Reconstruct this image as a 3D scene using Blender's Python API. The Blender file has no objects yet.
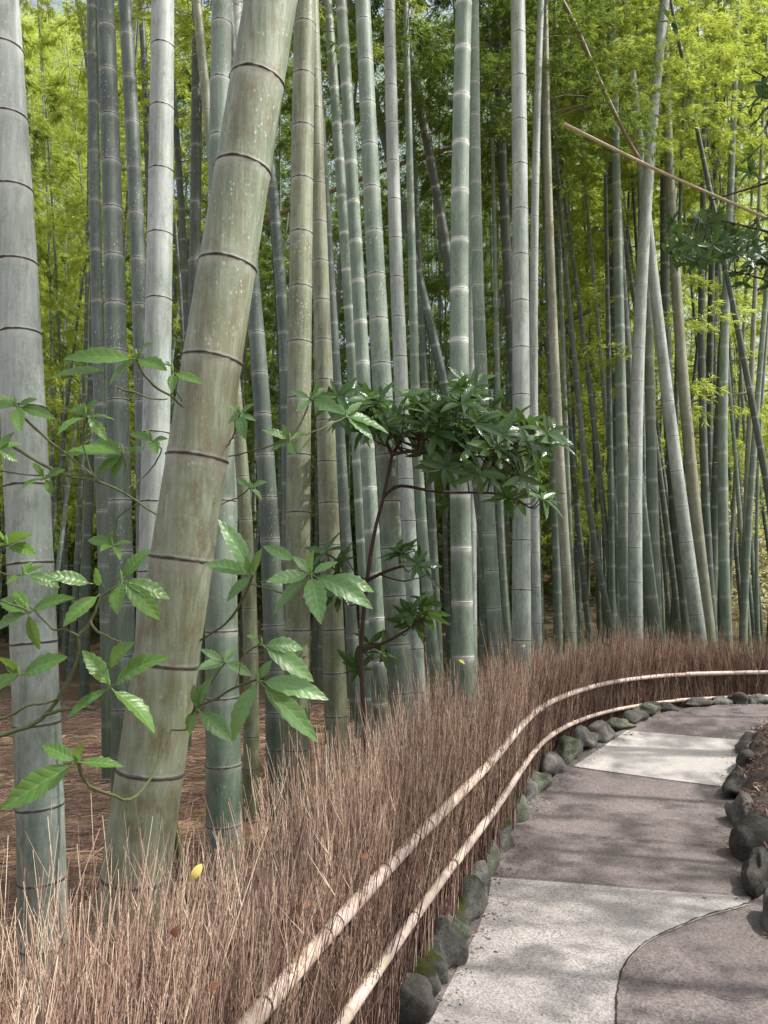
import bpy, math, random
import numpy as np
from mathutils import Vector
rnd = random.Random(7); R = np.random.RandomState(11)
sc = bpy.context.scene; COL = sc.collection
F = 769.0; CAM = np.array([0, 0, 1.5]); PITCH = math.atan(78 / F)
FW = np.array([0, math.cos(PITCH), math.sin(PITCH)]); UP = np.array([0, -math.sin(PITCH), math.cos(PITCH)])

# ------------------------------------------------------------------ helpers
def ray(px, py):
    return np.array([1., 0, 0]) * (px - 384) / F - UP * (py - 512) / F + FW
def at(px, py, Y):
    d = ray(px, py); return CAM + d * (Y / d[1])
def onz(px, py, z=0.):
    d = ray(px, py); return CAM + d * ((z - 1.5) / d[2])
def sm(a, b, x):
    t = np.clip((x - a) / (b - a), 0, 1); return t * t * (3 - 2 * t)
def path_z(y): return .012 + .3 * sm(5.2, 8.0, y)
def onpath(px, py):
    z = 0
    for _ in range(30): p = onz(px, py, z); z = .5 * z + .5 * path_z(p[1])
    return onz(px, py, z)
def bankh(x, y):
    return 0
def ground_z(x, y):
    x = np.asarray(x, float); y = np.asarray(y, float)
    z = 11 * sm(17, 48, y + .25 * np.clip(x, -10, 30)) + 20 * sm(45, 130, y)
    z = z + .12 * np.sin(x * .7 + 1) * np.sin(y * .5) * sm(9.5, 13, y)
    return z

class MB:
    """collects vertices / faces / one float attribute pair"""
    def __init__(s): s.v = []; s.f = {3: [], 4: []}; s.a = []; s.b = []; s.n = 0
    def add(s, v, f, a=None, b=None):
        v = np.asarray(v, float).reshape(-1, 3); f = np.asarray(f, int)
        s.v.append(v); s.f[f.shape[1]].append(f + s.n)
        s.a.append(np.zeros(len(v)) if a is None else np.broadcast_to(np.asarray(a, float), (len(v),)))
        s.b.append(np.zeros(len(v)) if b is None else np.broadcast_to(np.asarray(b, float), (len(v),)))
        s.n += len(v)
    def mesh(s, name, origin=(0, 0, 0), smooth=True):
        me = bpy.data.meshes.new(name)
        v = np.concatenate(s.v) - np.asarray(origin, float)
        loops = []; starts = []; n = 0
        for k in (3, 4):
            if s.f[k]:
                f = np.concatenate(s.f[k]); loops.append(f.ravel()); starts.append(n + np.arange(len(f)) * k); n += f.size
        loops = np.concatenate(loops); starts = np.concatenate(starts)
        me.vertices.add(len(v)); me.vertices.foreach_set('co', v.astype(np.float32).ravel())
        me.loops.add(len(loops)); me.loops.foreach_set('vertex_index', loops.astype(np.int32))
        me.polygons.add(len(starts)); me.polygons.foreach_set('loop_start', starts.astype(np.int32))
        me.polygons.foreach_set('use_smooth', np.full(len(starts), smooth))
        for nm, arr in (('va', s.a), ('vb', s.b)):
            at_ = me.attributes.new(nm, 'FLOAT', 'POINT'); at_.data.foreach_set('value', np.concatenate(arr).astype(np.float32))
        me.update(calc_edges=True); me.validate()
        return me

def tubes(mb, P, Rad, S=4, a=None, b=None, cap=False):
    """P (N,K,3) polylines, Rad (N,K)"""
    P = np.asarray(P, float); N, K, _ = P.shape; Rad = np.broadcast_to(np.asarray(Rad, float), (N, K))
    T = np.gradient(P, axis=1); T /= np.linalg.norm(T, axis=2, keepdims=True) + 1e-9
    ref = np.where(np.abs(T[:, :1, 2:3]) > .75, np.array([1., .05, 0]), np.array([0, 0, 1.]))
    U = np.cross(np.broadcast_to(ref, T.shape), T); U /= np.linalg.norm(U, axis=2, keepdims=True) + 1e-9
    W = np.cross(T, U)
    th = np.arange(S) * 2 * math.pi / S
    V = P[:, :, None] + Rad[:, :, None, None] * (U[:, :, None] * np.cos(th)[None, None, :, None] + W[:, :, None] * np.sin(th)[None, None, :, None])
    i = np.arange(K - 1)[:, None] * S; j = np.arange(S)[None]; j2 = (j + 1) % S
    q = np.stack([i + j, i + j2, i + S + j2, i + S + j], -1).reshape(-1, 4)
    f = (q[None] + (np.arange(N) * K * S)[:, None, None]).reshape(-1, 4)
    aa = None if a is None else np.broadcast_to(np.asarray(a, float).reshape(N, -1), (N, K)).repeat(S, axis=1).ravel()
    bb = None if b is None else np.broadcast_to(np.asarray(b, float).reshape(N, -1), (N, K)).repeat(S, axis=1).ravel()
    mb.add(V, f, aa, bb)
    if cap:
        for n in range(N):
            for k, sg in ((0, -1), (K - 1, 1)):
                ring = V[n, k]; c = P[n, k]
                vv = np.vstack([ring, c]); ff = [[t, (t + 1) % S, S] if sg > 0 else [(t + 1) % S, t, S] for t in range(S)]
                mb.add(vv, ff, 0 if a is None else np.asarray(aa).reshape(N, K * S)[n, 0], .9)

def smooth_poly(pts, n):
    pts = np.asarray(pts, float); d = np.r_[0, np.cumsum(np.linalg.norm(np.diff(pts, axis=0), axis=1))]
    # Catmull-Rom resample
    out = []
    for t in np.linspace(0, d[-1], n):
        i = min(max(np.searchsorted(d, t, 'right') - 1, 0), len(d) - 2); u = (t - d[i]) / (d[i + 1] - d[i] + 1e-9)
        p0 = pts[max(i - 1, 0)]; p1 = pts[i]; p2 = pts[i + 1]; p3 = pts[min(i + 2, len(pts) - 1)]
        s0 = (p2 - p0) * .5; s1 = (p3 - p1) * .5
        out.append((2*u**3 - 3*u*u + 1) * p1 + (u**3 - 2*u*u + u) * s0 + (-2*u**3 + 3*u*u) * p2 + (u**3 - u*u) * s1)
    return np.array(out)

def link(name, data, mat=None, parent=None, loc=(0, 0, 0)):
    o = bpy.data.objects.new(name, data); COL.objects.link(o); o.location = loc
    if parent is not None: o.parent = parent
    if mat is not None and data is not None and len(data.materials) == 0: data.materials.append(mat)
    return o
def tag(o, label=None, cat=None, group=None, kind=None):
    if label: o['label'] = label
    if cat: o['category'] = cat
    if group: o['group'] = group
    if kind: o['kind'] = kind
    return o
def thing(name, loc, label, cat, group=None):
    return tag(link(name, None, loc=tuple(loc)), label, cat, group)

# ------------------------------------------------------------------ materials
class NT:
    def __init__(s, name):
        s.m = bpy.data.materials.new(name); s.m.use_nodes = True; s.t = s.m.node_tree; s.t.nodes.clear()
        s.out = s.n('ShaderNodeOutputMaterial')
    def n(s, ty, **kw):
        nd = s.t.nodes.new(ty)
        for k, v in kw.items():
            if k.startswith('i_'):
                key = k[2:]; key = int(key) if key.isdigit() else key.replace('_', ' ')
                sock = nd.inputs[key]
                if hasattr(v, 'is_output'): s.t.links.new(v, sock)
                else: sock.default_value = v
            else: setattr(nd, k, v)
        return nd
    def l(s, a, b): s.t.links.new(a, b)
    def attr(s, nm): return s.n('ShaderNodeAttribute', attribute_name=nm).outputs['Fac']
    def obj(s): return s.n('ShaderNodeTexCoord').outputs['Object']
    def mapping(s, vec, scale, loc=(0, 0, 0)):
        return s.n('ShaderNodeMapping', i_Vector=vec, i_Scale=scale, i_Location=loc).outputs[0]
    def noise(s, vec, scale, detail=4, rough=.6, w=None, out='Fac'):
        nd = s.n('ShaderNodeTexNoise', i_Vector=vec, i_Scale=scale, i_Detail=detail, i_Roughness=rough)
        if w is not None: nd.noise_dimensions = '4D'; s.l(w, nd.inputs['W'])
        return nd.outputs[out]
    def ramp(s, fac, stops):
        nd = s.n('ShaderNodeValToRGB', i_Fac=fac); e = nd.color_ramp.elements
        while len(e) < len(stops): e.new(.5)
        for k, (p, c) in enumerate(stops): e[k].position = p; e[k].color = (c, c, c, 1) if np.isscalar(c) else (*c, 1)
        return nd.outputs[0]
    def mix(s, fac, a, b, mode='MIX'):
        nd = s.n('ShaderNodeMix', data_type='RGBA', blend_type=mode)
        for v, k in ((fac, 0), (a, 6), (b, 7)):
            if hasattr(v, 'is_output'): s.l(v, nd.inputs[k])
            else: nd.inputs[k].default_value = v if k == 0 else (*v, 1)
        return nd.outputs[2]
    def math(s, op, a, b=0., c=0.):
        nd = s.n('ShaderNodeMath', operation=op)
        for k, v in enumerate((a, b, c)):
            if hasattr(v, 'is_output'): s.l(v, nd.inputs[k])
            else: nd.inputs[k].default_value = v
        return nd.outputs[0]
    def bump(s, h, strength=.3, dist=.01): return s.n('ShaderNodeBump', i_Height=h, i_Strength=strength, i_Distance=dist).outputs[0]
    def finish(s, col, rough=.6, normal=None, spec=.4, transl=0, tcol=None, dispdist=None):
        b = s.n('ShaderNodeBsdfPrincipled')
        for v, k in ((col, 'Base Color'), (rough, 'Roughness'), (normal, 'Normal')):
            if v is None: continue
            if hasattr(v, 'is_output'): s.l(v, b.inputs[k])
            else: b.inputs[k].default_value = (*v, 1) if k == 'Base Color' else v
        b.inputs['Specular IOR Level'].default_value = spec
        sh = b.outputs[0]
        if transl:
            tr = s.n('ShaderNodeBsdfTranslucent')
            if hasattr(tcol, 'is_output'): s.l(tcol, tr.inputs[0])
            else: tr.inputs[0].default_value = (*tcol, 1)
            mx = s.n('ShaderNodeMixShader', i_0=transl); s.l(sh, mx.inputs[1]); s.l(tr.outputs[0], mx.inputs[2]); sh = mx.outputs[0]
        s.l(sh, s.out.inputs[0]); return s.m

def culm_mat(name, c0, c1, stain, white=.5, dark=.9, bloom=.35, bandw=.45, stain_amt=.5, footc=(.06, .085, .045)):
    t = NT(name); ob = t.obj(); w = t.math('MULTIPLY', t.n('ShaderNodeObjectInfo').outputs['Random'], 37.)
    big = t.noise(ob, 2.2, 3, .5, w)
    streak = t.noise(t.mapping(ob, (1, 1, .06)), 70, 4, .7, w)
    blot = t.noise(t.mapping(ob, (1, 1, .45)), 22, 6, .75, w)
    fine = t.noise(ob, 160, 3, .7, w)
    col = t.mix(t.ramp(big, [(.35, 0), (.65, 1)]), c0, c1)
    pale = tuple(min(1, x * 1.5 + .1) for x in c1)
    col = t.mix(t.math('MULTIPLY', t.ramp(streak, [(.42, 0), (.72, 1)]), bloom), col, pale)
    col = t.mix(t.math('MULTIPLY', t.ramp(blot, [(.5, 0), (.62, 1)]), stain_amt), col, stain)
    col = t.mix(t.math('MULTIPLY', t.ramp(fine, [(.55, 0), (.7, 1)]), .35), col, pale)
    # lichen / scratch flecks
    vor = t.n('ShaderNodeTexVoronoi', i_Vector=t.mapping(ob, (1, 1, .6)), i_Scale=75.).outputs['Distance']
    fl = t.math('MULTIPLY', t.ramp(vor, [(.14, 1), (.28, 0)]), t.ramp(t.noise(ob, 7, 4, .7, w), [(.5, 0), (.62, .85)]))
    col = t.mix(fl, col, (.62, .62, .54))
    nd = t.attr('va'); side = t.attr('vb')   # distance from the node in radii; 0 below the node, 1 above it
    jig = t.math('MULTIPLY', t.math('SUBTRACT', t.noise(ob, 35, 2, .6), .5), .12)
    ndw = t.math('MULTIPLY', t.math('ADD', nd, jig), t.math('ADD', 1., t.math('MULTIPLY', side, .9)))
    wb = t.ramp(ndw, [(.0, .9), (.1, 1), (bandw, 0)])
    glow = t.ramp(ndw, [(0, .35), (.85, 0)])
    col = t.mix(t.math('MULTIPLY', t.math('MAXIMUM', wb, glow), white), col, (.78, .80, .76))
    db = t.ramp(nd, [(.0, 1), (.03, 1), (.075, 0)])
    col = t.mix(t.math('MULTIPLY', db, dark), col, (.055, .05, .04))
    # large weathered stains running down the culm
    wst = t.noise(t.mapping(ob, (1, 1, .22)), 9, 5, .7, w)
    col = t.mix(t.math('MULTIPLY', t.ramp(wst, [(.52, 0), (.66, 1)]), stain_amt * .8), col, stain)
    # damp, mossy foot, carried higher up the culm as painted canopy shade
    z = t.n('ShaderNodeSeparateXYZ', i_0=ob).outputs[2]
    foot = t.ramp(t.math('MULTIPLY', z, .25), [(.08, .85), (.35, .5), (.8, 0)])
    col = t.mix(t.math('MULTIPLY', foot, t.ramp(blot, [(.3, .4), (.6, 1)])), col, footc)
    h = t.math('ADD', t.math('MULTIPLY', streak, .5), t.math('MULTIPLY', fine, .3))
    return t.finish(col, t.math('ADD', .38, t.math('MULTIPLY', fine, .25)), t.bump(h, .4, .005), .4)

M = {}
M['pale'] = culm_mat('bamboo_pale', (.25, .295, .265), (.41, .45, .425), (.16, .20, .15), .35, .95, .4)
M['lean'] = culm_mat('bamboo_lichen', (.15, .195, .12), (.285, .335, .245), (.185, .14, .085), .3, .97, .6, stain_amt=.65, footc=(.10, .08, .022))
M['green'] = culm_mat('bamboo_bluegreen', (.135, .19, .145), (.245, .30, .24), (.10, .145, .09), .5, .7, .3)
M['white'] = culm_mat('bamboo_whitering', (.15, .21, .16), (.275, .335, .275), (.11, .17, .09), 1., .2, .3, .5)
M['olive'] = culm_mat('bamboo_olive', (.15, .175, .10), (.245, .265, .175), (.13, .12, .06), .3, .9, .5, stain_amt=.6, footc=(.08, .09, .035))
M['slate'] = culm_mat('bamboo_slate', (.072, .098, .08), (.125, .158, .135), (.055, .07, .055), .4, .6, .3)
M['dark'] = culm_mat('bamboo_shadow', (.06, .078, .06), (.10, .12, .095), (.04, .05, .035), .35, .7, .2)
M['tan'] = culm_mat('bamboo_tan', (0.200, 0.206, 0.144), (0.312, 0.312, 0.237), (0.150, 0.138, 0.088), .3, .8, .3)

def m_ring():
    t = NT('node_scar'); ob = t.obj()
    n = t.noise(ob, 120, 3, .7)
    return t.finish(t.mix(n, (.03, .025, .02), (.12, .1, .08)), .8, t.bump(n, .5, .002))
M['ring'] = m_ring()

def m_bleaf(name, c0, c1, c2, tr):
    t = NT(name); a = t.attr('va'); r = t.n('ShaderNodeObjectInfo').outputs['Random']
    f = t.math('FRACT', t.math('ADD', a, t.math('MULTIPLY', r, .35)))
    c = t.ramp(a, [(0, c0), (.55, c1), (1, c2)])
    c = t.mix(t.math('MULTIPLY', r, .35), c, c1)
    tc = t.mix(.55, c, tr)
    return t.finish(c, .55, None, .3, .5, tc)
M['bleaf'] = m_bleaf('bamboo_leaf', (.14, .22, .05), (.36, .46, .085), (.56, .62, .15), (.8, .88, .15))
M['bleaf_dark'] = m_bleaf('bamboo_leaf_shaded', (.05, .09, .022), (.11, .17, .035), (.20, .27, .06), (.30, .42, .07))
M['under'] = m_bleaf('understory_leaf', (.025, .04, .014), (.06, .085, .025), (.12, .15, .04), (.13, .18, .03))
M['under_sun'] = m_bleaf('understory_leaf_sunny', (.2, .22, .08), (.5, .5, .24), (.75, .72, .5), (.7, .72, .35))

def m_glossy(name, c0, c1, rib, tr, rough=.28):
    t = NT(name); a = t.attr('va'); b = t.attr('vb'); ob = t.obj()     # va: |across|, vb: random tint
    al = t.math('FRACT', b); ti = t.math('DIVIDE', t.math('FLOOR', b), 7.)
    c = t.mix(ti, c0, c1)
    vein = t.math('PINGPONG', t.math('SUBTRACT', t.math('MULTIPLY', al, 7.), t.math('MULTIPLY', a, 1.1)), .5)
    vm = t.math('MULTIPLY', t.ramp(vein, [(0, 1), (.12, 0)]), .35); c = t.mix(vm, c, rib)
    c = t.mix(t.math('MULTIPLY', t.noise(ob, 45, 3, .6), .35), c, tuple(x * 1.5 for x in c1))
    c = t.mix(t.ramp(a, [(0, .75), (.1, 0)]), c, rib)
    n = t.math('ADD', t.noise(ob, 90, 2, .5), t.ramp(vein, [(0, 0), (.3, 1)]))
    return t.finish(c, rough, t.bump(n, .35, .0015), .5, .3, t.mix(.6, c, tr))
M['aucuba'] = m_glossy('serrated_leaf', (.05, .12, .022), (.115, .225, .045), (.22, .36, .11), (.3, .46, .06), .36)
M['aucuba_pale'] = m_glossy('serrated_leaf_pale', (.065, .15, .04), (.14, .26, .09), (.24, .38, .14), (.3, .46, .1), .36)
M['laurel'] = m_glossy('dark_laurel_leaf', (.026, .066, .022), (.085, .155, .045), (.1, .18, .06), (.15, .28, .05), .25)
def m_simple(name, c0, c1, scale=30, rough=.7, stretch=(1, 1, 1), bs=.4, bd=.004, use_tint=False):
    t = NT(name); ob = t.mapping(t.obj(), stretch)
    n = t.noise(ob, scale, 5, .65); n2 = t.noise(ob, scale * .15, 3, .5)
    c = t.mix(n, c0, c1); c = t.mix(t.math('MULTIPLY', n2, .4), c, c0)
    if use_tint:
        c = t.mix(t.attr('va'), tuple(x * .35 for x in c0), c, 'MIX')
    return t.finish(c, rough, t.bump(n, bs, bd), .3)
M['greenstem'] = m_simple('green_stem', (.06, .08, .03), (.13, .14, .06), 40, .5)
M['redbark'] = m_simple('red_brown_bark', (.035, .022, .017), (.10, .055, .04), 40)
M['bark'] = m_simple('grey_bark', (.04, .035, .028), (.1, .085, .07), 25)
M['drypole'] = m_simple('dead_bamboo', (.4, .33, .2), (.6, .52, .36), 20, .6, (1, 1, 1))
M['drypole_brown'] = m_simple('dead_bamboo_brown', (.19, .15, .10), (.32, .26, .17), 20, .6)
M['wire'] = m_simple('dark_wire', (.02, .016, .015), (.05, .04, .035), 90)
M['twigcane'] = m_simple('branch_cane', (.1, .12, .05), (.17, .19, .09), 30)

def m_brush():
    t = NT('brushwood'); a = t.attr('va'); b = t.attr('vb')
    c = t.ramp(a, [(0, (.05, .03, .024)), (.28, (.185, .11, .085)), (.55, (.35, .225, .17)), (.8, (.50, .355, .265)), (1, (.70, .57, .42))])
    n = t.noise(t.obj(), 60, 3, .6)
    c = t.mix(t.math('MULTIPLY', t.ramp(n, [(.45, 0), (.7, 1)]), .25), c, (.1, .07, .06))
    return t.finish(c, .75, None, .2)
M['brush'] = m_brush()
M['core'] = m_simple('brushwood_core', (.04, .026, .021), (.14, .09, .07), 50, .9, (1, 1, .12), .8, .01)
def m_rail():
    t = NT('rail_bamboo'); ob = t.obj(); a = t.attr('va')
    n = t.noise(ob, 30, 6, .7); n2 = t.noise(ob, 6, 3, .5); n3 = t.noise(ob, 140, 2, .6)
    c = t.ramp(n, [(.3, (.40, .30, .26)), (.5, (.55, .43, .375)), (.7, (.63, .53, .475))])
    c = t.mix(t.ramp(n2, [(.45, 0), (.65, .5)]), c, (.62, .5, .34))
    c = t.mix(t.ramp(n3, [(.68, 0), (.75, .5)]), c, (.2, .13, .1))
    c = t.mix(t.math('MULTIPLY', a, .8), c, (.13, .085, .065))
    return t.finish(c, .5, t.bump(n, .15, .002), .4)
M['rail'] = m_rail()

def m_ground():
    t = NT('needle_litter'); ob = t.obj()
    n = t.noise(ob, 14, 6, .7); n2 = t.noise(t.mapping(ob, (1, .25, 1)), 60, 4, .7); n3 = t.noise(t.mapping(ob, (.25, 1, 1)), 55, 4, .7); b = t.noise(ob, .6, 3, .5)
    c = t.ramp(t.math('MULTIPLY', t.math('ADD', n2, n3), .5), [(.35, (.12, .075, .045)), (.52, (.36, .23, .135)), (.68, (.6, .42, .27))])
    c = t.mix(t.ramp(b, [(.4, 0), (.7, .6)]), c, (.12, .08, .05))
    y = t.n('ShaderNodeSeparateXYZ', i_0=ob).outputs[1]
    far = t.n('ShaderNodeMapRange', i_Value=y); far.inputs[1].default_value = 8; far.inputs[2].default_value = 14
    c = t.mix(t.math('MULTIPLY', far.outputs[0], .8), c, t.mix(n, (.02, .02, .01), (.07, .06, .03)))  # distant floor darkened in the colour, painting in the deep grove shade
    return t.finish(c, .9, t.bump(t.math('ADD', n, n2), .8, .03), .15)
M['ground'] = m_ground()
def m_conc(name, c0, c1, c2, sp=.5):
    t = NT(name); ob = t.obj()
    g = t.n('ShaderNodeTexVoronoi', i_Vector=ob, i_Scale=95.); gc = g.outputs['Color']; gd = g.outputs['Distance']
    f = t.noise(ob, 120, 4, .75); b = t.noise(ob, 3, 5, .6); b2 = t.noise(ob, .9, 3, .5)
    c = t.mix(t.n('ShaderNodeSeparateColor', i_0=gc).outputs[0], c0, c1)
    c = t.mix(t.ramp(f, [(.45, 0), (.7, sp)]), c, c2)
    c = t.mix(t.ramp(b, [(.4, 0), (.7, .45)]), c, tuple(x * .65 for x in c0))
    c = t.mix(t.ramp(b2, [(.4, 0), (.62, .3)]), c, tuple(x * .55 for x in c1))
    return t.finish(c, .85, t.bump(t.math('ADD', f, gd), .55, .004), .25)
M['path'] = m_conc('washed_aggregate_path', (.115, .097, .092), (.255, .215, .205), (.40, .345, .325), .45)
M['slab'] = m_conc('pale_concrete', (.40, .37, .345), (.54, .50, .47), (.64, .6, .57), .7)
M['slab2'] = m_conc('worn_grey_concrete', (.23, .21, .195), (.48, .44, .415), (.66, .61, .585), .9)
M['crack'] = m_simple('crack_dirt', (.02, .016, .013), (.06, .045, .035), 80)
M['soil'] = m_conc('bank_soil', (.04, .03, .025), (.10, .077, .066), (.2, .165, .14), .6)
def m_stone(name, c0, c1, moss):
    t = NT(name); ob = t.obj(); r = t.n('ShaderNodeObjectInfo').outputs['Random']; w = t.math('MULTIPLY', r, 23.)
    n = t.noise(ob, 14, 7, .7, w); n2 = t.noise(ob, 4, 4, .6, w)
    n5 = t.noise(ob, 55, 5, .8, w)
    c = t.mix(t.ramp(n, [(.35, 0), (.65, 1)]), c0, c1)
    c = t.mix(t.ramp(n5, [(.5, 0), (.75, .6)]), c, tuple(min(1, x * 2.) for x in c1))
    c = t.mix(t.ramp(n2, [(.5, 0), (.68, .5)]), c, tuple(min(1, x * 1.5) for x in c1))
    nz = t.n('ShaderNodeSeparateXYZ', i_0=t.n('ShaderNodeNewGeometry').outputs['Normal']).outputs[2]
    mk = t.ramp(t.math('ADD', t.math('MULTIPLY', nz, .35), t.math('ADD', t.math('MULTIPLY', n2, .8), t.math('ADD', t.math('MULTIPLY', n5, .5), moss - .87))), [(.36, 0), (.56, 1)])
    fuzz = t.noise(ob, 150, 4, .8)
    c = t.mix(mk, c, t.mix(fuzz, (.05, .06, .012), (.20, .21, .04)))
    return t.finish(c, .85, t.bump(t.math('ADD', t.math('ADD', n, t.math('MULTIPLY', n5, .5)), t.math('MULTIPLY', t.math('MULTIPLY', fuzz, mk), 1.2)), 1., .03), .25)
M['stone'] = m_stone('grey_stone', (.085, .08, .072), (.21, .2, .18), .12)
M['stone_green'] = m_stone('algae_stone', (.08, .09, .06), (.2, .21, .15), .26)
M['stone_moss'] = m_stone('mossy_stone', (.07, .07, .06), (.18, .175, .15), .42)
M['stone_dark'] = m_stone('dark_stone', (.04, .037, .033), (.11, .10, .088), -.02)

# ------------------------------------------------------------------ ground
def grid_mesh(xs, ys, zf):
    X, Y = np.meshgrid(xs, ys); Z = zf(X, Y); nx = len(xs)
    i = np.arange(len(ys) - 1)[:, None] * nx; j = np.arange(nx - 1)[None]
    f = np.stack([i + j, i + j + 1, i + nx + j + 1, i + nx + j], -1).reshape(-1, 4)
    mb = MB(); mb.add(np.stack([X, Y, Z], -1), f); return mb
xs = np.unique(np.r_[np.linspace(-300, -30, 20), np.linspace(-30, 40, 141), np.linspace(40, 300, 20)])
ys = np.unique(np.r_[np.linspace(-40, 0, 10), np.linspace(0, 60, 151), np.linspace(60, 500, 30)])
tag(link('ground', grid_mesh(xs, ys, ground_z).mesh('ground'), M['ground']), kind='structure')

# path ribbon -------------------------------------------------------
Lpx = [(433, 1012), (456, 968), (473, 935), (486, 905), (489, 880), (512, 851), (521, 825), (549, 790), (573, 766), (600, 746), (629, 730), (672, 712), (715, 706), (768, 704)]
Rpx = [(767, 928), (752, 895), (732, 845), (725, 801), (728, 785), (734, 765), (745, 742), (768, 730)]
L = [onpath(*p)[:2] for p in Lpx]; Rr = [onpath(*p)[:2] for p in Rpx]
L = np.array([[-.62, -1.], [-.3, .6], [-.02, 1.8]] + L + [[7.0, 8.35], [11, 8.2]])
Rr = np.array([[.75, -1.], [1.05, .6], [1.42, 2.2]] + Rr + [[4.6, 7.05], [7.0, 7.0], [11, 6.9]])
Ls = smooth_poly(L, 90); Rs = smooth_poly(Rr, 90)
def ribbon(A, B, n, zoff, mb, skirt=.3):
    t = np.linspace(0, 1, n)[None, :, None]
    P = A[:, None] * (1 - t) + B[:, None] * t
    z = path_z(P[..., 1]) + zoff
    V = np.concatenate([P, z[..., None]], -1)
    if skirt:
        a = V[:, :1].copy(); a[..., 2] -= skirt; b = V[:, -1:].copy(); b[..., 2] -= skirt
        V = np.concatenate([a, V, b], 1)
    K, m, _ = V.shape; i = np.arange(K - 1)[:, None] * m; j = np.arange(m - 1)[None]
    f = np.stack([i + j, i + j + 1, i + m + j + 1, i + m + j], -1).reshape(-1, 4); mb.add(V, f)
mb = MB(); ribbon(Ls + np.array([-.05, .02]), Rs + np.array([.05, -.02]), 9, 0, mb)
path = tag(link('path', mb.mesh('path', smooth=False), M['path']), kind='structure')
def slab(c, name, mat, zoff=.004):
    q = [onpath(*p)[:2] for p in c]; A = np.linspace(0, 1, 14)[:, None]
    mb = MB(); ribbon(q[0] * (1 - A) + q[3] * A, q[1] * (1 - A) + q[2] * A, 10, zoff, mb, 0)
    return tag(link(name, mb.mesh(name), mat), kind='structure')
slab([(627, 731), (747, 741), (726, 787.5), (573, 767)], 'path_slab', M['slab'])
# near pale slab: flat polygon with the curved edge
edge = smooth_poly([(752, 897), (750, 904), (705, 917), (680, 927), (655, 938), (638, 950), (625, 966), (619, 980), (617, 1000), (616, 1024), (617, 1120)], 40)
poly = [(491, 877), (512, 878.5), (560, 882), (640, 889), (752, 897)] + [tuple(p) for p in edge[1:]] + [(380, 1120), (436, 1010), (459, 965), (476, 933), (488, 903)]
pts = np.array([onz(x, y, .017) for x, y in poly])
import bmesh
bm = bmesh.new(); bm.faces.new([bm.verts.new(p) for p in pts]); bmesh.ops.triangulate(bm, faces=bm.faces[:])
me = bpy.data.meshes.new('path_slab'); bm.to_mesh(me); bm.free()
tag(link('path_slab', me, M['slab2']), kind='structure')
def crack(px, w=.007, jit=1.0, n=70):
    P = smooth_poly(px, n); P[:, 1] += R.normal(0, jit * .35, n); P[:, 0] += R.normal(0, jit * .35, n)
    Q = np.array([onpath(*p) for p in P]); Q[:, 2] += .0085
    T = np.gradient(Q[:, :2], axis=0); T /= np.linalg.norm(T, axis=1, keepdims=True); Nn = np.c_[-T[:, 1], T[:, 0]]
    ww = w * (.35 + R.rand(n))[:, None]
    V = np.stack([np.c_[Q[:, :2] - Nn * ww, Q[:, 2]], np.c_[Q[:, :2] + Nn * ww, Q[:, 2]]], 1)
    i = np.arange(n - 1) * 2; f = np.stack([i, i + 1, i + 3, i + 2], -1)
    mb = MB(); mb.add(V, f); link('crack', mb.mesh('crack'), M['crack'], path)
crack(edge, .0035)
crack([(619, 978), (655, 985), (700, 991), (735, 1001), (775, 998)], .002)
crack([(520, 829), (552, 833), (600, 838), (634, 841), (680, 844), (733, 850)], .0035, .7)
crack([(491, 877), (560, 882), (640, 889), (752, 897)], .002, .5)
crack([(573, 767), (640, 777), (726, 788)], .003, .4)
crack([(628, 731), (700, 737), (747, 741)], .003, .2)

# right soil bank ----------------------------------------------------
Bi = Rs + 0; n = len(Bi); T = np.gradient(Bi, axis=0); T /= np.linalg.norm(T, axis=1, keepdims=True); Nr = np.c_[T[:, 1], -T[:, 0]]
offs = [0.02, .1, .17, .25, .36, .5, .65, .8, 1., 1.3, 2.2]; hs = [-.1, .07, .13, .17, .21, .23, .22, .24, .22, .18, -.05]
V = []
for o_, h_ in zip(offs, hs):
    p = Bi + Nr * o_
    if o_ > .5: p = Bi + Nr * .5 + np.array([.8, -.6]) * (o_ - .5)
    V.append(np.c_[p, path_z(Bi[:, 1]) * (1 if o_ < 1.5 else .3) + h_ + .03 * np.sin(np.arange(n) * .6 + o_ * 9) + R.normal(0, .028, n)])
V = np.stack(V, 1); m = V.shape[1]; i = np.arange(n - 1)[:, None] * m; j = np.arange(m - 1)[None]
mb = MB(); mb.add(V, np.stack([i + j, i + j + 1, i + m + j + 1, i + m + j], -1).reshape(-1, 4))
tag(link('soil_bank', mb.mesh('soil_bank'), M['soil']), kind='structure')

BV = V.reshape(-1, m, 3)[:, 2:9].reshape(-1, 3); BV = BV[(BV[:, 1] > 1.5) & (BV[:, 1] < 9)]
N = 9000; q0 = BV[R.randint(0, len(BV), N)] + R.uniform(-.07, .07, (N, 3)) * [1, 1, .12] + [0, 0, .006]; an = R.uniform(0, 6.28, N); ln = R.uniform(.006, .03, N)
dd = np.stack([np.cos(an) * ln, np.sin(an) * ln, R.normal(0, .012, N)], 1); mbl = MB(); BANK_LITTER = (q0, dd)
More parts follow.
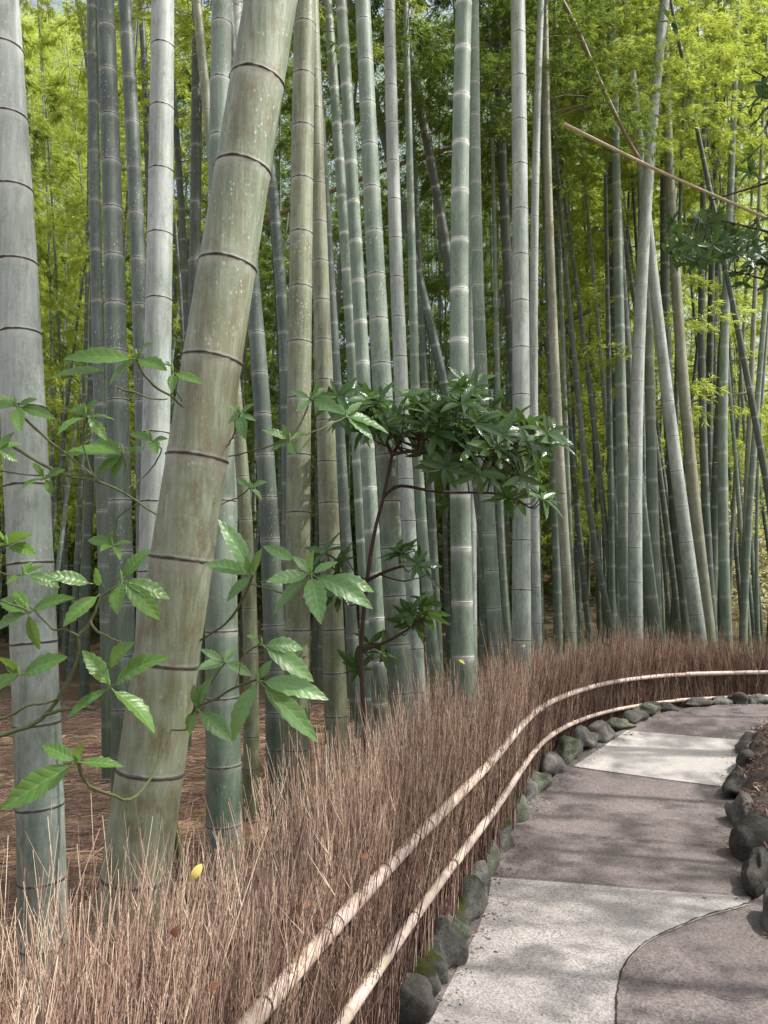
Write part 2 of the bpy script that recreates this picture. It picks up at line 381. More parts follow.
# ------------------------------------------------------------------ edging stones
def stone_mesh(name, sx, sy, sz, seed, rough=.18):
    bm = bmesh.new(); bmesh.ops.create_icosphere(bm, subdivisions=4, radius=1)
    v = np.array([x.co[:] for x in bm.verts]); rs = np.random.RandomState(seed)
    d = np.zeros(len(v))
    for k in range(14):
        dr = rs.normal(size=3); dr /= np.linalg.norm(dr); fq = rs.uniform(1.2, 3.6); d += np.sin(v @ dr * fq * 2 + rs.uniform(0, 6)) * rough / (1 + fq)
    for k in range(16):       # flattened facets
        dr = rs.normal(size=3); dr /= np.linalg.norm(dr); h = rs.uniform(.62, .9); pr = v @ dr
        v = v - np.outer(np.clip(pr - h, 0, None) * .8, dr)
    for k in range(16):
        dr = rs.normal(size=3); dr /= np.linalg.norm(dr); d += np.sin(v @ dr * rs.uniform(9, 20) + rs.uniform(0, 6)) * .009
    v = v * (1 + d)[:, None] * np.array([sx, sy, sz])
    for x, c in zip(bm.verts, v): x.co = c
    me = bpy.data.meshes.new(name); bm.to_mesh(me); bm.free()
    for p in me.polygons: p.use_smooth = True
    return me
# measured in the photo: centre px, width px, height px, material, description
SL = [(413, 1002, 44, 54, 'stone_dark', 'dark rounded edging stone nearest the camera at the foot of the brushwood fence'),
 (438, 1005, 20, 30, 'stone_moss', 'small green mossy wedge stone tucked between the nearest dark stone and the path'),
 (432, 965, 34, 50, 'stone_moss', 'edging stone with bright yellow green moss cap, beside the fence foot'),
 (452, 958, 30, 54, 'stone', 'narrow upright grey edging stone right of the bright moss capped one'),
 (456, 928, 34, 56, 'stone_green', 'tall smooth olive grey edging stone at the bulge of the pale slab'),
 (476, 907, 30, 40, 'stone_moss', 'edging stone with a moss streak behind the tall smooth olive one'),
 (467, 884, 24, 34, 'stone', 'pointed grey edging stone leaning on the fence foot behind the moss streaked one'),
 (482, 856, 34, 40, 'stone_green', 'rounded dark green edging stone with a soft moss coat'),
 (502, 835, 38, 38, 'stone_moss', 'broad flat edging stone with moss on its left side'),
 (508, 812, 26, 26, 'stone_green', 'pale green grey edging stone just behind the broad mossy one'),
 (520, 793, 30, 26, 'stone', 'edging stone in the shade of the lower rail beside the wide paving'),
 (536, 778, 32, 32, 'stone_green', 'big round green grey edging stone beside the pale paving slab corner'),
 (556, 765, 26, 22, 'stone', 'dark oval edging stone left of the pale paving slab'),
 (574, 751, 30, 22, 'stone_green', 'mossy grey edging stone at the left corner of the pale slab'),
 (591, 741, 24, 18, 'stone', 'grey edging stone halfway along the left of the pale slab'),
 (607, 733, 22, 16, 'stone', 'low dark edging stone near the far left corner of the pale slab'),
 (624, 724, 26, 16, 'stone_green', 'flat edging stone by the far corner of the pale slab'),
 (642, 717, 18, 13, 'stone_dark', 'small dark edging stone beyond the pale slab'),
 (659, 712, 22, 12, 'stone_green', 'light grey low edging stone in the outer bend of the path'),
 (679, 707, 24, 18, 'stone_dark', 'blocky near black edging stone in the outer bend of the path'),
 (700, 702, 18, 11, 'stone_dark', 'low dark edging stone right of the blocky black one'),
 (718, 700, 16, 9, 'stone', 'low grey edging stone on the far bend, fourth from the right edge'),
 (734, 699, 16, 9, 'stone_dark', 'low dark edging stone on the far bend, third from the right edge'),
 (749, 698, 16, 8, 'stone', 'low grey edging stone on the far bend, second from the right edge'),
 (764, 698, 15, 8, 'stone_dark', 'low dark edging stone on the far bend at the right edge')]
SR = [(764, 905, 30, 60, 'stone', 'big pale brown edging stone nearest on the right of the path'),
 (757, 872, 28, 40, 'stone_dark', 'brown edging stone behind the big nearest one, right of the path'),
 (745, 845, 26, 40, 'stone_dark', 'dark angular edging stone right of the path beside the joint'),
 (740, 812, 32, 30, 'stone', 'flat topped grey edging stone right of the path'),
 (738, 784, 26, 28, 'stone_dark', 'dark edging stone at the right end of the pale slab'),
 (745, 764, 24, 20, 'stone_dark', 'low black edging stone halfway along the right of the pale slab'),
 (754, 750, 24, 18, 'stone', 'grey edging stone at the far right corner of the pale slab'),
 (766, 740, 20, 15, 'stone_dark', 'small dark edging stone in the inner bend at the right edge')]
k = 0
def edge_walk(curve, sgn):
    c = smooth_poly(curve, 900); t = np.gradient(c, axis=0); t /= np.linalg.norm(t, axis=1, keepdims=True); nn = np.c_[t[:, 1], -t[:, 0]] * sgn
    return c, t, nn, np.r_[0, np.cumsum(np.linalg.norm(np.diff(c, axis=0), axis=1))]
for side, lst, curve, sgn in (('edging stones along the fence side of the path', SL, Ls, -1), ('edging stones along the bank side of the path', SR, Rs, 1)):
    c, t, nn, ar = edge_walk(curve, sgn); pos = []
    for (px, py, w, h, mt, lab) in lst:
        p = onpath(px, py + h * .3)[:2]; pos.append(ar[int(np.argmin(np.linalg.norm(c - p, axis=1)))])
    order = np.argsort(pos); srt = np.array(pos)[order]
    for a_ in range(1, len(srt)): srt[a_] = max(srt[a_], srt[a_ - 1] + .12)
    for a_, oi in enumerate(order):
        k += 1; px, py, w, h, mt, lab = lst[oi]
        gl = srt[a_] - srt[a_ - 1] if a_ else srt[1] - srt[0]; gr_ = srt[a_ + 1] - srt[a_] if a_ < len(srt) - 1 else srt[-1] - srt[-2]
        hl = min(.21 if sgn < 0 else .22, max(.09, (gl + gr_) * .25 * 1.16)); idx = int(np.searchsorted(ar, srt[a_])); idx = min(idx, 899)
        hw = rnd.uniform(.105, .135) - (.02 if sgn > 0 else 0); hh = rnd.uniform(.125, .165) * (1 - .5 * float(sm(5.5, 7.6, c[idx][1])))
        me = stone_mesh('edging_stone', hl, hw, hh, k * 13)
        q = c[idx] + nn[idx] * hw * .9
        o = tag(link('edging_stone', me, M[mt], loc=(q[0], q[1], path_z(q[1]) + hh * .25)), lab, 'stone', side)
        o.rotation_euler = (rnd.uniform(-.2, .2), rnd.uniform(-.15, .15), math.atan2(t[idx][1], t[idx][0]) + rnd.uniform(-.25, .25))

# ------------------------------------------------------------------ brushwood fence
Upx = [(250, 1024), (300, 965), (350, 911), (400, 856), (460, 793), (500, 751), (519, 729), (545, 705), (579, 690), (612, 682), (645, 678), (679, 675), (725, 673.5), (768, 672)]
U = [onz(x, y, .6)[:2] for x, y in Upx]
d0 = (U[3] - U[0]); d0 /= np.linalg.norm(d0)
U = np.array([U[0] - d0 * 1.8, U[0] - d0 * .9] + U + [[6.2, 8.62], [8.5, 8.7], [11, 8.7]])
# light smoothing of the measured line
NP = 400; C = smooth_poly(U, NP)
ker = np.hanning(31); ker /= ker.sum(); Cp = np.vstack([np.repeat(C[:1], 15, 0), C, np.repeat(C[-1:], 15, 0)])
C2 = np.c_[np.convolve(Cp[:, 0], ker, 'valid'), np.convolve(Cp[:, 1], ker, 'valid')]
C = C2; T = np.gradient(C, axis=0); T /= np.linalg.norm(T, axis=1, keepdims=True); NL = np.c_[-T[:, 1], T[:, 0]]   # to the grove
S = np.r_[0, np.cumsum(np.linalg.norm(np.diff(C, axis=0), axis=1))]
def fat(s, off):
    s = np.asarray(s); return np.stack([np.interp(s, S, C[:, 0]), np.interp(s, S, C[:, 1])], -1) + np.stack([np.interp(s, S, NL[:, 0]), np.interp(s, S, NL[:, 1])], -1) * np.asarray(off)[..., None]
fence = thing('brushwood_fence', (C[40, 0], C[40, 1], 0), 'low fence of dry brown brushwood held by two pale bamboo rails along the path', 'fence')
FO = np.array(fence.location)
SE = S[-1]
def rail(h, r, name, seed):
    rs = np.random.RandomState(seed); mb = MB(); s0 = 0.; n = 0
    while s0 < SE - .05:
        Lr = rs.uniform(2.6, 3.8); s1 = min(SE, s0 + Lr)
        ss = np.linspace(s0, s1, 240); nodes = []
        q = s0 + rs.uniform(.05, .2)
        while q < s1: nodes.append(q); q += rs.uniform(.17, .26)
        nodes = np.array(nodes); dn = np.min(np.abs(ss[:, None] - nodes[None]), 1)
        rr = r * (1.08 - .12 * (ss - s0) / (s1 - s0)) * (1 + .13 * np.exp(-(dn / .007) ** 2) - .02 * np.exp(-(dn / .025) ** 2))
        wob = .005 * np.sin(ss * 1.9 + seed)
        xy = fat(ss, np.full_like(ss, .0) - .004 * (n % 2))
        P = np.c_[xy, h + wob + .003 * (n % 2)]
        tubes(mb, P[None], rr[None], 14, a=np.clip(1 - dn / .006, 0, 1)[None], cap=True)
        s0 = s1 - .12; n += 1
        if s1 >= SE: break
    return link(name, mb.mesh(name, FO), M['rail'], fence)
rail(.6, .0215, 'upper_rail', 3); rail(.334, .0185, 'lower_rail', 8)
for h, r, off in ((.6, .0245, .3), (.334, .0215, .55)):
    s = off
    while s < SE:
        for dd in (0, rnd.uniform(.05, .09)):
            c = fat(s + dd, 0.); tt = fat(s + dd + .01, 0.) - fat(s + dd - .01, 0.); tt /= np.linalg.norm(tt)
            th = np.linspace(0, 2 * math.pi, 15); nn = np.array([-tt[1], tt[0]])
            P = np.c_[c[None] + np.outer(np.cos(th) * r * 1.02, nn), h + np.sin(th) * r * 1.1 + .003 * math.sin(s * 3.1)]
            P[:, :2] += tt * (np.sin(th) * .005)[:, None]
            mb = MB(); tubes(mb, P[None], .0014, 5); link('wire_tie', mb.mesh('wire_tie', FO), M['wire'], fence)
            if rnd.random() < .5: break
        s += rnd.uniform(.3, .5)
# core
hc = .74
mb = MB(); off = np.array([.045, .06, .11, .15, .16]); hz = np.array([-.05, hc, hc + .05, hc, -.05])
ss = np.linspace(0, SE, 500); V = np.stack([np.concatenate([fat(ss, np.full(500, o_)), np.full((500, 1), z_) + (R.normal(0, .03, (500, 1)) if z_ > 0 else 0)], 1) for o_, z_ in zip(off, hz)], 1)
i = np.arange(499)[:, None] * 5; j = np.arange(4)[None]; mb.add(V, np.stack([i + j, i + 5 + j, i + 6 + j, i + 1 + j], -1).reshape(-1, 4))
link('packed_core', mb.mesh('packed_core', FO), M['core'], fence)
# twigs
def twigs(N, s, off, hmin, hmax, r0, mb, lean=.07, K=6, branches=2):
    h = R.uniform(hmin, hmax, N) * (.90 + .1 * sm(1.5, 4.5, s)) * (1 + .05 * np.sin(s * 2.3) + .04 * np.sin(s * 5.1 + 1)); dirl = R.normal(0, lean, N) + .05 * np.sin(s * 1.7); dirn = R.normal(.02, lean * .7, N)
    base = fat(s, off); tx = np.stack([np.interp(s, S, T[:, 0]), np.interp(s, S, T[:, 1])], -1); nx = np.stack([np.interp(s, S, NL[:, 0]), np.interp(s, S, NL[:, 1])], -1)
    u = np.linspace(0, 1, K)
    bend = R.normal(0, .06, (N, 1)); wob = np.cumsum(R.normal(0, .009, (N, K)), 1); wob2 = np.cumsum(R.normal(0, .007, (N, K)), 1)
    al = h[:, None] * (dirl[:, None] * u + bend * u ** 2.5) + wob; an = h[:, None] * (dirn[:, None] * u) + wob2
    z0 = R.uniform(-.02, .35, N) * (R.rand(N) < .45)
    P = np.zeros((N, K, 3)); P[..., :2] = base[:, None] + al[..., None] * tx[:, None] + an[..., None] * nx[:, None]; P[..., 2] = z0[:, None] + (h - z0)[:, None] * u
    rad = r0[:, None] * np.linspace(1, .4, K)
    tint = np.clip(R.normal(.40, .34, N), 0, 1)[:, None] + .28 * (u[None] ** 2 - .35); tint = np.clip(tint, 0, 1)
    tubes(mb, P, rad, 3, a=tint)
    for b_ in range(branches):
        k0 = R.randint(2, K - 1, N); st = P[np.arange(N), k0]; ang = R.choice([-1, 1], N) * R.uniform(.15, .75, N); Lb = R.uniform(.06, .24, N) * (1.15 - k0 / K)
        ub = np.linspace(0, 1, 4); Q = np.zeros((N, 4, 3)); Q[..., :2] = st[:, None, :2] + (Lb * np.sin(ang))[:, None, None] * ub[None, :, None] * tx[:, None] + (R.normal(0, .25, N) * Lb)[:, None, None] * ub[None, :, None] * nx[:, None]
        Q[..., 2] = st[:, None, 2] + Lb[:, None] * (ub + .1 * ub ** 2)[None]
        tubes(mb, Q, (r0 * .55)[:, None] * np.array([1, .85, .65, .35]), 3, a=np.clip(tint[:, -1:] + .1, 0, 1))
mb = MB()
ssamp = []
def dens(N):   # more twigs close to the camera
    out = []
    while len(out) < N:
        s_ = R.uniform(0, SE, N); xy = fat(s_, np.zeros(N)); d = np.linalg.norm(xy, axis=1)
        keep = R.rand(N) < np.clip(2.2 / (d + .3), .42, 1); out += list(s_[keep])
    return np.array(out[:N])
def rr_(s_): d = np.linalg.norm(fat(s_, np.zeros(len(s_))), axis=1); return (R.uniform(.0011, .0024, len(s_)) + R.exponential(.0004, len(s_))) * np.clip(.8 + d * .09, .9, 1.5)
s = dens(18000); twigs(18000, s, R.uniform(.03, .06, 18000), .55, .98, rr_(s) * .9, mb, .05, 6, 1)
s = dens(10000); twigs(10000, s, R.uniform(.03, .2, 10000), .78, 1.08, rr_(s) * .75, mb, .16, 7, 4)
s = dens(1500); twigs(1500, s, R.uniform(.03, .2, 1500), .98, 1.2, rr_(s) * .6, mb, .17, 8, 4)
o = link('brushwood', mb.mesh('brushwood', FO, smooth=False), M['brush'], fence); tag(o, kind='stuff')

# ------------------------------------------------------------------ bamboo
def culm_profile(z0, z1, nodes, rf):
    """ring heights, radii and node distance"""
    zs = [z0]; rs = [rf(z0)]; nd = [.9]; sd = [.5]
    for zn in nodes:
        r = rf(zn)
        for dz, k, a in ((-.9, 1, -.9), (-.3, 1.002, -.3), (-.1, 1.012, -.1), (0, 1.035, 0), (.05, 1.0, .05), (.14, 1.018, .14), (.3, 1.0, .3), (.9, 1, .9)):
            z = zn + dz * r
            if z <= zs[-1] + 1e-4 or z > z1: continue
            zs.append(z); rs.append(rf(z) * k); nd.append(abs(a)); sd.append(0. if a < 0 else .5 if a == 0 else 1.)
    zs.append(z1); rs.append(rf(z1)); nd.append(.9); sd.append(.5)
    return np.array(zs), np.array(rs), np.array([nd, sd])

# crown variants ------------------------------------------------------
def leaf_quads(mb, base, dr, ln, wd, tint):
    """many small lance leaves; base,dr (N,3)"""
    N = len(base); side = np.cross(dr, R.normal(size=(N, 3)) * .35 + np.array([0, 0, 1.])); side /= np.linalg.norm(side, axis=1, keepdims=True) + 1e-9
    b = base; m = base + dr * (ln * .4)[:, None]; t = base + dr * ln[:, None] - np.array([0, 0, 1.]) * (ln * .12)[:, None]
    V = np.stack([b, m + side * (wd * .5)[:, None], t, m - side * (wd * .5)[:, None]], 1)
    f = np.arange(N * 4).reshape(-1, 4); mb.add(V, f, np.repeat(tint, 4))
def crown(seed, H=8., nn=26, L0=1.7, lpc=9, lsz=1.0):
    global R
    old = R; R = np.random.RandomState(seed); mb = MB(); mbt = MB(); Ps = []; Rd = []; B = []; D = []
    for i in range(nn):
        z = H * (i + R.rand() * .5) / nn; az = R.uniform(0, 6.28)
        for k_ in range(2):
            a = az + k_ * R.uniform(.5, 1.2); L = L0 * (1 - .6 * z / H) * R.uniform(.6, 1.15); el = R.uniform(.2, .8)
            u = np.linspace(0, 1, 6); hd = np.array([math.cos(a), math.sin(a), 0])
            P = np.outer(u * L * math.cos(el), hd); P[:, 2] = z + L * (math.sin(el) * u - .55 * u ** 2.2); Ps.append(P); Rd.append(.006 * (1 - .75 * u))
            for s_ in range(6):
                uu = R.uniform(.25, 1.); p = np.array([np.interp(uu, u, P[:, c]) for c in range(3)])
                aa = a + R.uniform(-1.2, 1.2); l2 = R.uniform(.2, .5) * L * .6; d2 = np.array([math.cos(aa), math.sin(aa), R.uniform(-.2, .5)])
                u2 = np.linspace(0, 1, 6); P2 = p + np.outer(u2 * l2, d2); P2[:, 2] -= .35 * l2 * u2 ** 2; Ps.append(P2); Rd.append(.0022 * (1 - .6 * u2))
                for c_ in range(5):
                    q = p + d2 * l2 * (.3 + .17 * c_); q[2] -= .35 * l2 * (.3 + .17 * c_) ** 2
                    nl = lpc; fa = aa + R.normal(0, .7, nl); B.append(np.repeat((q + R.normal(0, .03, 3))[None], nl, 0) + R.normal(0, .012, (nl, 3)))
                    D.append(np.stack([np.cos(fa), np.sin(fa), R.uniform(-.9, .15, nl)], 1))
    tubes(mbt, np.array(Ps), np.array(Rd), 3); nbr = sum(len(f) for f in mbt.f[4])
    B = np.concatenate(B); D = np.concatenate(D); D /= np.linalg.norm(D, axis=1, keepdims=True); N = len(B)
    cl = np.repeat(R.rand(N // lpc), lpc)
    leaf_quads(mbt, B, D, R.uniform(.07, .13, N) * lsz, R.uniform(.012, .018, N) * lsz, np.clip(cl * .7 + R.uniform(0, .3, N), 0, 1))
    me = mbt.mesh('crown', smooth=False); me.materials.append(M['twigcane']); idx = np.zeros(len(me.polygons), np.int32); idx[nbr:] = 1; me.polygons.foreach_set('material_index', idx)
    R = old; return me
CR = [crown(100 + i) for i in range(5)]
SP = crown(200, nn=9, L0=1.5, lpc=5); SP.materials.append(M['bleaf'])
CRD = []
for c_ in CR:
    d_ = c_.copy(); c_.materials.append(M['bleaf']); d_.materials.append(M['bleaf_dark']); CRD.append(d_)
def add_crown(root, p0, axis, yaw, sc_=1., dark=False):
    from mathutils import Quaternion
    q = Vector(axis).to_track_quat('Z', 'Y') @ Quaternion((0, 0, 1), yaw)
    o = link('crown', SP if p0[1] < 6.5 else rnd.choice(CRD if dark else CR), None, root)
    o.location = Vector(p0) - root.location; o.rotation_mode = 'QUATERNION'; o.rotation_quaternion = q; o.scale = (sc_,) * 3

RINGME = None
def ring_mesh():
    mb = MB(); K = 40; th = np.linspace(0, 2 * math.pi, K); rs = np.random.RandomState(5)
    w = 1.005 + .028 * rs.rand(K); w[-1] = w[0]; z = .02 + .014 * np.sin(th * 3) + .03 * (rs.rand(K) - .5); z[-1] = z[0]
    P = np.c_[np.cos(th) * w, np.sin(th) * w, z]; tubes(mb, P[None], (.022 + .032 * rs.rand(K))[None] * 1., 6); return mb.mesh('node_ring')
RINGME = ring_mesh(); RINGME.materials.append(M['ring']); M['ring_pale'] = m_simple('pale_node_bloom', (.36, .38, .35), (.55, .57, .53), 60); RINGP = RINGME.copy(); RINGP.materials.clear(); RINGP.materials.append(M['ring_pale'])

def bamboo(ctrl, Y, mat, sp, ph, label, sides=24, rings=True, z0c=6.5, top=13., dark=False, crownscale=1., group='bamboo culms standing behind the brushwood fence', crown_on=True):
    Pn = np.array([at(x, y, Y) for x, y, w in ctrl]); dc = (Pn - CAM) @ FW
    rad = np.array([w for _, _, w in ctrl]) * .5 * dc / F
    o_ = np.argsort(Pn[:, 2]); z = Pn[o_, 2]; x = Pn[o_, 0]; rad = rad[o_]
    deg = min(2, len(z) - 1); cx = np.polyfit(z, x, deg); dcx = np.polyder(cx); cr = np.polyfit(z, rad, 1); rm = rad.mean()
    g = float(ground_z(np.polyval(cx, z[0]), Y))
    def xf(t):
        t = np.asarray(t, float); tc = np.clip(t, z[0], z[-1]); sl = np.polyval(dcx, tc)
        lo = np.where(t < z[0], sl * .7, sl); return np.polyval(cx, tc) + lo * (t - tc)
    rtop = max(np.polyval(cr, z[-1]), rm * .6); rbot = max(rad[0], np.polyval(cr, z[0]))
    def rf(t):
        if t < z[0]: return rbot * (1 + .03 * (z[0] - t))
        if t <= z[-1]: return rbot + (rtop - rbot) * (t - z[0]) / (z[-1] - z[0])
        return rtop * max(.12, 1 - .85 * (t - z[-1]) / (top - z[-1]))
    spm = sp * dc.mean() / F; zph = at(384, ph, Y)[2]
    nodes = []; q = zph
    while q > g + .02: nodes.append(q); q -= spm * (1 if q > 1.1 else max(.35, .4 + .6 * (q - g) / 1.1))
    q = zph + spm
    while q < top: nodes.append(q); q += spm * rnd.uniform(.96, 1.04)
    nodes = sorted(nodes)
    zs, rs, nd = culm_profile(g - .06, top, nodes, rf)
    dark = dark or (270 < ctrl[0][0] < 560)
    root = thing('bamboo', (float(xf(g)), Y, g), label, 'bamboo', group)
    base = np.array(root.location)
    P = np.c_[xf(zs), np.full_like(zs, Y), zs]
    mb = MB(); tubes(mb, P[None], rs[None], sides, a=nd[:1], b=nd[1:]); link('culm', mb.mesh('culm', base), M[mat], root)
    if rings:
        for zn in nodes:
            if zn > 1.5 + Y * .95 + .3: break
            o = link('node_ring', RINGP if mat == 'white' else RINGME, None, root); o.location = (float(xf(zn)) - base[0], 0, zn - base[2]); r = rf(zn); o.scale = (r, r, r)
            sl = (float(xf(zn + .05)) - float(xf(zn - .05))) / .1; o.rotation_euler = (0, math.atan(sl), rnd.uniform(0, 6))
            o.rotation_euler = (0, math.atan(sl), 0)
    if crown_on:
        a = np.array([float(xf(top) - xf(z0c)), 0, top - z0c]); a /= np.linalg.norm(a)
        add_crown(root, (float(xf(z0c)), Y, z0c), a, rnd.uniform(0, 6.28), (top - z0c) / 8. * crownscale + .05, dark)
    return root

B = bamboo
B([(-2,0,38),(15,256,41),(28,512,44),(36,700,44),(43,900,45)], 2.35, 'pale', 77, 564, 'thick pale grey green bamboo culm at the left edge, nearest upright one', 40, top=14, z0c=8)
B([(271,0,51),(229,256,56),(189,512,62),(159,712,66),(139,850,66)], 2.1, 'lean', 101, 560, 'thickest bamboo culm, leaning to the right, mottled with lichen and brown stains', 48, top=14, z0c=8)
B([(92,0,10),(96,256,11),(103,512,12),(107,640,13)], 6.2, 'slate', 53, 55, 'slim grey bamboo culm just left of the thick slate coloured one')
B([(106,0,16),(113,256,20),(121,512,23),(124,740,25)], 4.0, 'slate', 50, 27, 'dark slate bamboo culm with thin white rings, left of the pale upright one', 24, top=13, z0c=7)
B([(125,0,13),(138,256,15),(144,450,16)], 5.4, 'slate', 48, 35, 'slate bamboo culm squeezed between the dark ringed one and the pale upright one')
B([(163,0,22),(159,256,25),(155,512,28),(150,640,29)], 3.6, 'pale', 68, 48, 'pale grey green bamboo culm with dark joints, left of the thick leaning one', 32, top=13, z0c=7)
B([(197,0,10),(195,256,11),(192,420,12)], 7.4, 'dark', 60, 90, 'narrow dark bamboo culm between the pale upright one and the leaning one')
B([(222,0,19),(219,256,24),(221,512,31),(224,800,35)], 3.0, 'green', 63, 25, 'blue green bamboo culm passing behind the thick leaning one', 32, top=13, z0c=7)
B([(237,0,12),(234,128,13),(230,512,15)], 5.8, 'pale', 53, 57, 'thin pale culm right behind the leaning bamboo at the top')
B([(305,0,21),(301,256,22.5),(298,512,25),(297,760,26)], 3.7, 'olive', 57, 77, 'straight yellowish olive bamboo culm right of the leaning one', 32, top=13, z0c=7)
B([(313,0,11),(320,256,16),(329,512,20),(337,740,24)], 4.1, 'olive', 41, 36, 'olive brown bamboo culm directly right of the yellowish one, bowing right towards its foot', 28)
B([(327,0,9),(347,256,11),(359,512,12),(368,640,13)], 6.8, 'white', 39, 54, 'slim green culm with white rings, left one of a close leaning pair', 20)
B([(341,0,11),(357,256,13),(370,512,15),(378,640,16)], 5.9, 'white', 42, 11, 'green culm with white rings, right one of a close leaning pair', 20)
B([(363,0,15),(374,256,18),(391,512,21),(402,720,24)], 3.8, 'green', 46, 22, 'blue green bamboo culm running down behind the dark leafy shrub, left of the centre', 32, top=13, z0c=7)
B([(389,0,11),(397,256,14),(406,512,15),(417,660,16)], 5.4, 'pale', 41, 14, 'straight pale culm with dark joints right of the blue green one', 24)
B([(398,0,8),(424,120,9),(446,256,10),(462,340,10)], 8.2, 'dark', 30, 20, 'dark thin culm slanting down to the right in the upper middle')
B([(385,140,8),(413,256,9),(446,390,10),(470,500,10)], 8.8, 'slate', 38, 60, 'grey thin culm slanting down to the right behind the centre, below the darker slanting one')
B([(464,0,16),(459,256,18),(461,512,20),(464,690,22)], 4.3, 'white', 52, 50, 'upright green bamboo culm with bright white rings in the centre of the grove', 32, top=13, z0c=7.5)
B([(473,0,8),(471,256,8),(471,420,9)], 8.6, 'pale', 44, 60, 'thin pale culm peeping out behind the white ringed centre one')
B([(474,100,10),(479,256,12),(484,480,14),(497,640,15)], 6.0, 'green', 36, 285, 'green culm right of the white ringed centre one, bending right at its foot', 20)
B([(497,0,9),(507,256,10),(516,400,10)], 9, 'dark', 34, 28, 'dark culm left of the pale whitish one in the upper right half')
B([(518,0,14),(520,256,16),(522,512,18),(521,640,19)], 5.9, 'pale', 48, 35, 'straight whitish bamboo culm right of the centre, with dark joints', 32)
B([(541,0,6.5),(534,256,8),(534,440,9),(537,640,10)], 7.4, 'pale', 34, 30, 'thin pale culm close beside the straight whitish one', 18)
B([(545,0,6),(551,256,8),(560,480,10),(571,640,11)], 7.9, 'tan', 32, 100, 'brownish grey culm drifting right, next to the thin pale one', 18)
XT = dict(sides=16, rings=False, z0c=7.5, top=14, crownscale=.8)
B([(612,0,7),(619,256,9),(622,512,11),(627,630,12)], 9.6, 'green', 30, 20, 'green bamboo culm left of the crossing pale pair', **XT)
B([(594,0,6),(607,130,7),(613,300,8)], 12, 'dark', 28, 40, 'thin dark culm behind the light green sprays in the upper right', **XT)
B([(636,0,8),(643,157,9),(646,256,9)], 10.6, 'green', 30, 40, 'green culm touching the crossing pair at the upper right', **XT)
B([(664,0,9),(651,157,10.5),(644,256,11.5),(635,416,13),(634,512,13.5),(637,630,14)], 9.2, 'pale', 33, 70, 'whitish culm leaning right at the top, front one of the crossing pair', **XT)
B([(636,120,8),(654,256,10),(665,390,11.5),(681,512,13),(699,628,14)], 9.7, 'pale', 35, 300, 'pale culm leaning left at the top, crossing behind the whitish one', **XT)
B([(664,0,8),(675,256,9),(684,390,10.5),(694,512,11.5),(709,625,12.5)], 10.2, 'tan', 38, 240, 'tan culm right of the crossing pair, leaning left at the top', **XT)
B([(620,240,7),(631,390,9),(641,512,12),(655,630,13)], 9.9, 'slate', 30, 300, 'slate culm between the green one and the whitish leaning one', **XT)
B([(664,100,6),(667,276,8),(672,512,12),(686,625,13)], 11, 'dark', 34, 200, 'dark culm showing between the feet of the crossing pair', **XT)
B([(648,330,7),(651,512,7.5),(656,625,8)], 12, 'tan', 30, 400, 'slim tan culm behind the crossing pair', **XT)
B([(720,0,4.5),(713,187,5.5),(709,500,7),(707,625,8)], 12, 'dark', 30, 90, 'dark straight culm right of the tan leaning one', **XT)
B([(702,240,6),(703,390,7),(705,512,8),(713,628,9)], 11.4, 'slate', 30, 300, 'grey upright culm right of the tan leaning one', **XT)
B([(733,200,7),(722,356,8.5),(716,490,9),(712,600,9)], 11.8, 'slate', 30, 330, 'grey culm leaning right behind the dark straight one', **XT)
B([(726,300,8),(723,512,10),(726,625,11)], 10.4, 'green', 36, 560, 'dark green culm near the right side, its foot beside the bright clearing', **XT)
B([(716,220,5),(742,350,6),(768,490,7)], 9.6, 'dark', 30, 300, 'dark slender culm slanting down to the right edge', **XT)
B([(749,13,3.5),(735,100,4),(724,190,4.5),(716,290,5)], 14, 'slate', 26, 50, 'very thin culm leaning right at the top right', **XT)
B([(757,240,4),(752,400,5),(745,512,7),(744,630,8)], 11, 'tan', 30, 300, 'pale thin culm standing in front of the bright clearing', **XT)
B([(762,400,3),(757,512,3.5),(758,630,4)], 11.4, 'green', 26, 450, 'very thin green culm at the right edge before the clearing', **XT)
B([(694,380,3.5),(681,512,4.5),(672,625,5)], 12.5, 'dark', 26, 450, 'very thin dark culm seen between the tan leaning one and the clearing', **XT)
# middle distance, left half
B([(250,256,14),(262,400,17),(268,512,20),(276,680,22)], 4.6, 'slate', 42, 215, 'dark blue grey culm between the leaning bamboo and the yellowish one', 24)
B([(270,170,10),(280,256,11),(285,400,12),(288,560,13)], 6.6, 'slate', 38, 260, 'thin slate culm just left of the yellowish one')
B([(236,400,12),(245,512,14),(251,770,16)], 5.2, 'olive', 44, 520, 'brown olive culm low down between the leaning bamboo and the yellowish one')
B([(415,380,9),(421,512,11),(434,660,12)], 6.9, 'green', 34, 420, 'green culm rising behind the dark leafy shrub')
B([(428,440,8),(433,540,8),(438,640,8.5)], 8.8, 'slate', 30, 500, 'slim slate culm right of the green one behind the shrub')
B([(344,500,10),(350,600,12),(356,700,13)], 5.6, 'slate', 32, 540, 'dark culm low down beside the red brown shrub stem')
B([(78,0,6),(88,60,6.5),(96,200,7)], 11, 'dark', 30, 30, 'thin dark culm leaning left at the top left')
B([(141,0,6),(147,130,7),(152,300,8)], 10, 'dark', 32, 60, 'thin dark culm seen beside the pale upright one at the top')
B([(174,100,6),(184,256,7),(190,380,8)], 9.5, 'dark', 32, 90, 'thin dark culm leaning left in the gap beside the leaning bamboo')
B([(553,440,7),(556,540,8),(558,630,9)], 9, 'slate', 22, 460, 'ringed slate culm right of the thin pale one')
B([(585,470,6),(594,540,6),(610,620,6.5)], 10, 'slate', 26, 480, 'thin slate culm slanting right in the gap right of the centre')
